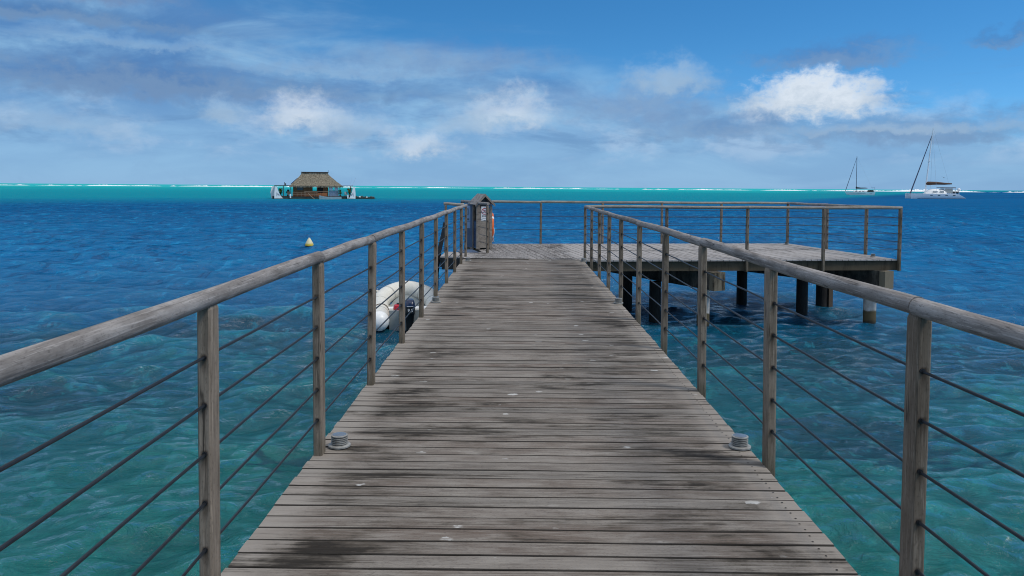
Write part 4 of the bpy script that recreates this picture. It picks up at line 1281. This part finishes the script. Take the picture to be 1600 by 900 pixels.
CT = thing('catamaran', 'large white catamaran with brown boom cover and raked mast at anchor', 'catamaran', (140.2, 260, WATER), R(17-28))
CL = 16.5
def cat_hull(yc):
    rings_ = []
    for t_ in np.linspace(0, 1, 17):
        bw = 0.95*(min(1.0, 0.10 + t_*3.2)**0.7)*(1 - 0.25*max(0, t_-0.7)/0.3)
        hh = 1.72 - 0.12*t_
        x = -CL/2 + CL*t_
        if t_ > 0.86:
            hh = 1.62 - (t_-0.86)/0.14*1.35
        rings_.append([(x, yc-bw, hh), (x, yc-bw*0.96, hh*0.5), (x, yc-bw*0.62, 0.0), (x, yc, -0.5), (x, yc+bw*0.62, 0.0), (x, yc+bw*0.96, hh*0.5), (x, yc+bw, hh)])
    return MB().loft(rings_)
for yc in (-3.3, 3.3):
    hb = cat_hull(yc).build('hull', 'white', CT, True)
    MB().box((0.6, yc-0.962, 0.07), (14.4, 0.02, 0.16)).build('boot_stripe', 'slate', hb)
    for x in (-2.3, 0.0, 2.3, 4.6):
        MB().box((x, yc-0.955, 1.18), (0.75, 0.04, 0.22)).build('port_light', 'window', hb)
MB().loft([[(x, -3.2, z0_), (x, -3.2, z1_), (x, 3.2, z1_), (x, 3.2, z0_)] for x, z0_, z1_ in ((-4.6, 0.95, 1.60), (-2.0, 0.8, 1.7), (5.6, 0.8, 1.72))]).build('bridge_deck', 'white', CT)
MB().tube([(-7.7, -3.3, 1.62), (-7.7, 3.3, 1.62)], 0.14, 8).build('cross_beam', 'spar', CT, True)
MB().loft([[(x, -w_, zb), (x, -w_*0.92, zt*0.55+zb*0.45), (x, -w_*0.6, zt), (x, w_*0.6, zt), (x, w_*0.92, zt*0.55+zb*0.45), (x, w_, zb)] for x, w_, zb, zt in ((-3.2, 1.9, 1.66, 1.85), (-2.2, 2.3, 1.66, 2.75), (-0.9, 2.45, 1.66, 3.25), (2.2, 2.45, 1.66, 3.30), (2.9, 2.4, 1.66, 2.7))]).build('coachroof', 'white', CT, True)
MB().box((-0.6, -2.40, 2.35), (1.5, 0.06, 0.55), 0.10).build('cabin_window', 'cabin_window', CT)
MB().box((1.4, -2.42, 2.35), (1.3, 0.06, 0.6)).build('cabin_window', 'cabin_window', CT)
MB().box((3.5, 0, 3.75), (4.6, 4.4, 0.16)).build('bimini', 'brown_canvas', CT)
MB().box((3.9, 0, 3.55), (3.2, 4.2, 0.24)).build('bimini_edge', 'white', CT)
MB().box((3.6, -2.15, 2.65), (2.4, 0.05, 1.55)).build('cockpit_screen', 'hull_grey', CT)
for sy in (-2.1, 2.1):
    MB().tube([(5.6, sy, 1.7), (5.6, sy, 3.66)], 0.06, 6).build('bimini_post', 'spar', CT, True)
MB().tube([(-3.0, 0, 1.7), (-2.75, 0, 5.0), (-1.4, 0, 20.0), (-1.0, 0, 23.8)], [0.22, 0.22, 0.17, 0.12], 10).build('mast', 'white', CT, True)
MB().tube([(-2.05, -1.2, 12.4), (-2.15, 0, 12.4), (-2.05, 1.2, 12.4)], 0.09, 6).build('spreader', 'spar', CT, True)
MB().tube([(-7.6, 0, 1.75), (-1.25, 0, 21.5)], [0.22, 0.10], 8).build('furled_headsail', 'spar_dark', CT, True)
for sy in (-3.2, 3.2):
    MB().tube([(-0.4, sy, 1.7), (-1.1, 0, 22.8)], 0.03, 6).build('shroud', 'spar', CT, True)
MB().tube([(4.4, 0, 4.7), (-0.95, 0, 23.6)], 0.022, 6).build('topping_lift', 'spar', CT, True)
MB().tube([(-2.85, 0, 5.0), (-2.2, 0, 5.15), (0.5, 0, 5.2), (3.0, 0, 5.05), (5.2, 0, 5.05)], [0.35, 0.62, 0.50, 0.35, 0.20], 12).build('boom_cover', 'brown_canvas', CT, True)
MB().lathe([(0.1, 3.0), (0.5, 3.15), (0.55, 3.5), (0.35, 3.85), (0.1, 3.95)], (7.0, -1.2, -0.35), 16).build('radome', 'white', CT, True)
MB().tube([(7.0, -1.2, 1.5), (7.0, -1.2, 2.7)], 0.07, 6).build('radome_post', 'spar', CT, True)
MB().box((6.5, 0.4, 2.15), (1.2, 2.6, 0.7)).build('stern_gear', 'dark_canvas', CT)
mb = MB()
for sy in (-4.1, 4.1):
    mb.tube([(-7.9, sy*0.85, 2.5), (-6.6, sy, 2.45), (6.2, sy, 2.3)], 0.03, 6)
    for x in (-7.9, -5, -2, 1, 4, 6.2):
        mb.tube([(x, sy*(0.85 if x < -7 else 1.0), 1.5), (x, sy*(0.85 if x < -7 else 1.0), 2.48)], 0.025, 5)
mb.build('lifeline', 'spar', CT)

# ------------------------------------------------------------------ a bird
bd = MB()
bd.tube([(-0.30, 0, 0), (-0.15, 0, 0.03), (0.1, 0, 0.03), (0.34, 0, 0.0)], [0.02, 0.09, 0.09, 0.015], 8)
for sx in (-1, 1):
    bd.loft([[(-0.12, 0, 0.05), (0.12, 0, 0.05), (0.12, 0, 0.03), (-0.12, 0, 0.03)],
             [(-0.10, sx*0.35, 0.20), (0.10, sx*0.35, 0.20), (0.10, sx*0.35, 0.185), (-0.10, sx*0.35, 0.185)],
             [(0.02, sx*0.75, 0.10), (0.10, sx*0.75, 0.10), (0.10, sx*0.75, 0.09), (0.02, sx*0.75, 0.09)]])
o = bd.build('bird', 'black', None, False, (137.5, 250, 5.4))
o.rotation_euler = (0.3, 0.1, 0.9)
tag(o, 'small dark bird flying above the stern of the catamaran', 'bird')
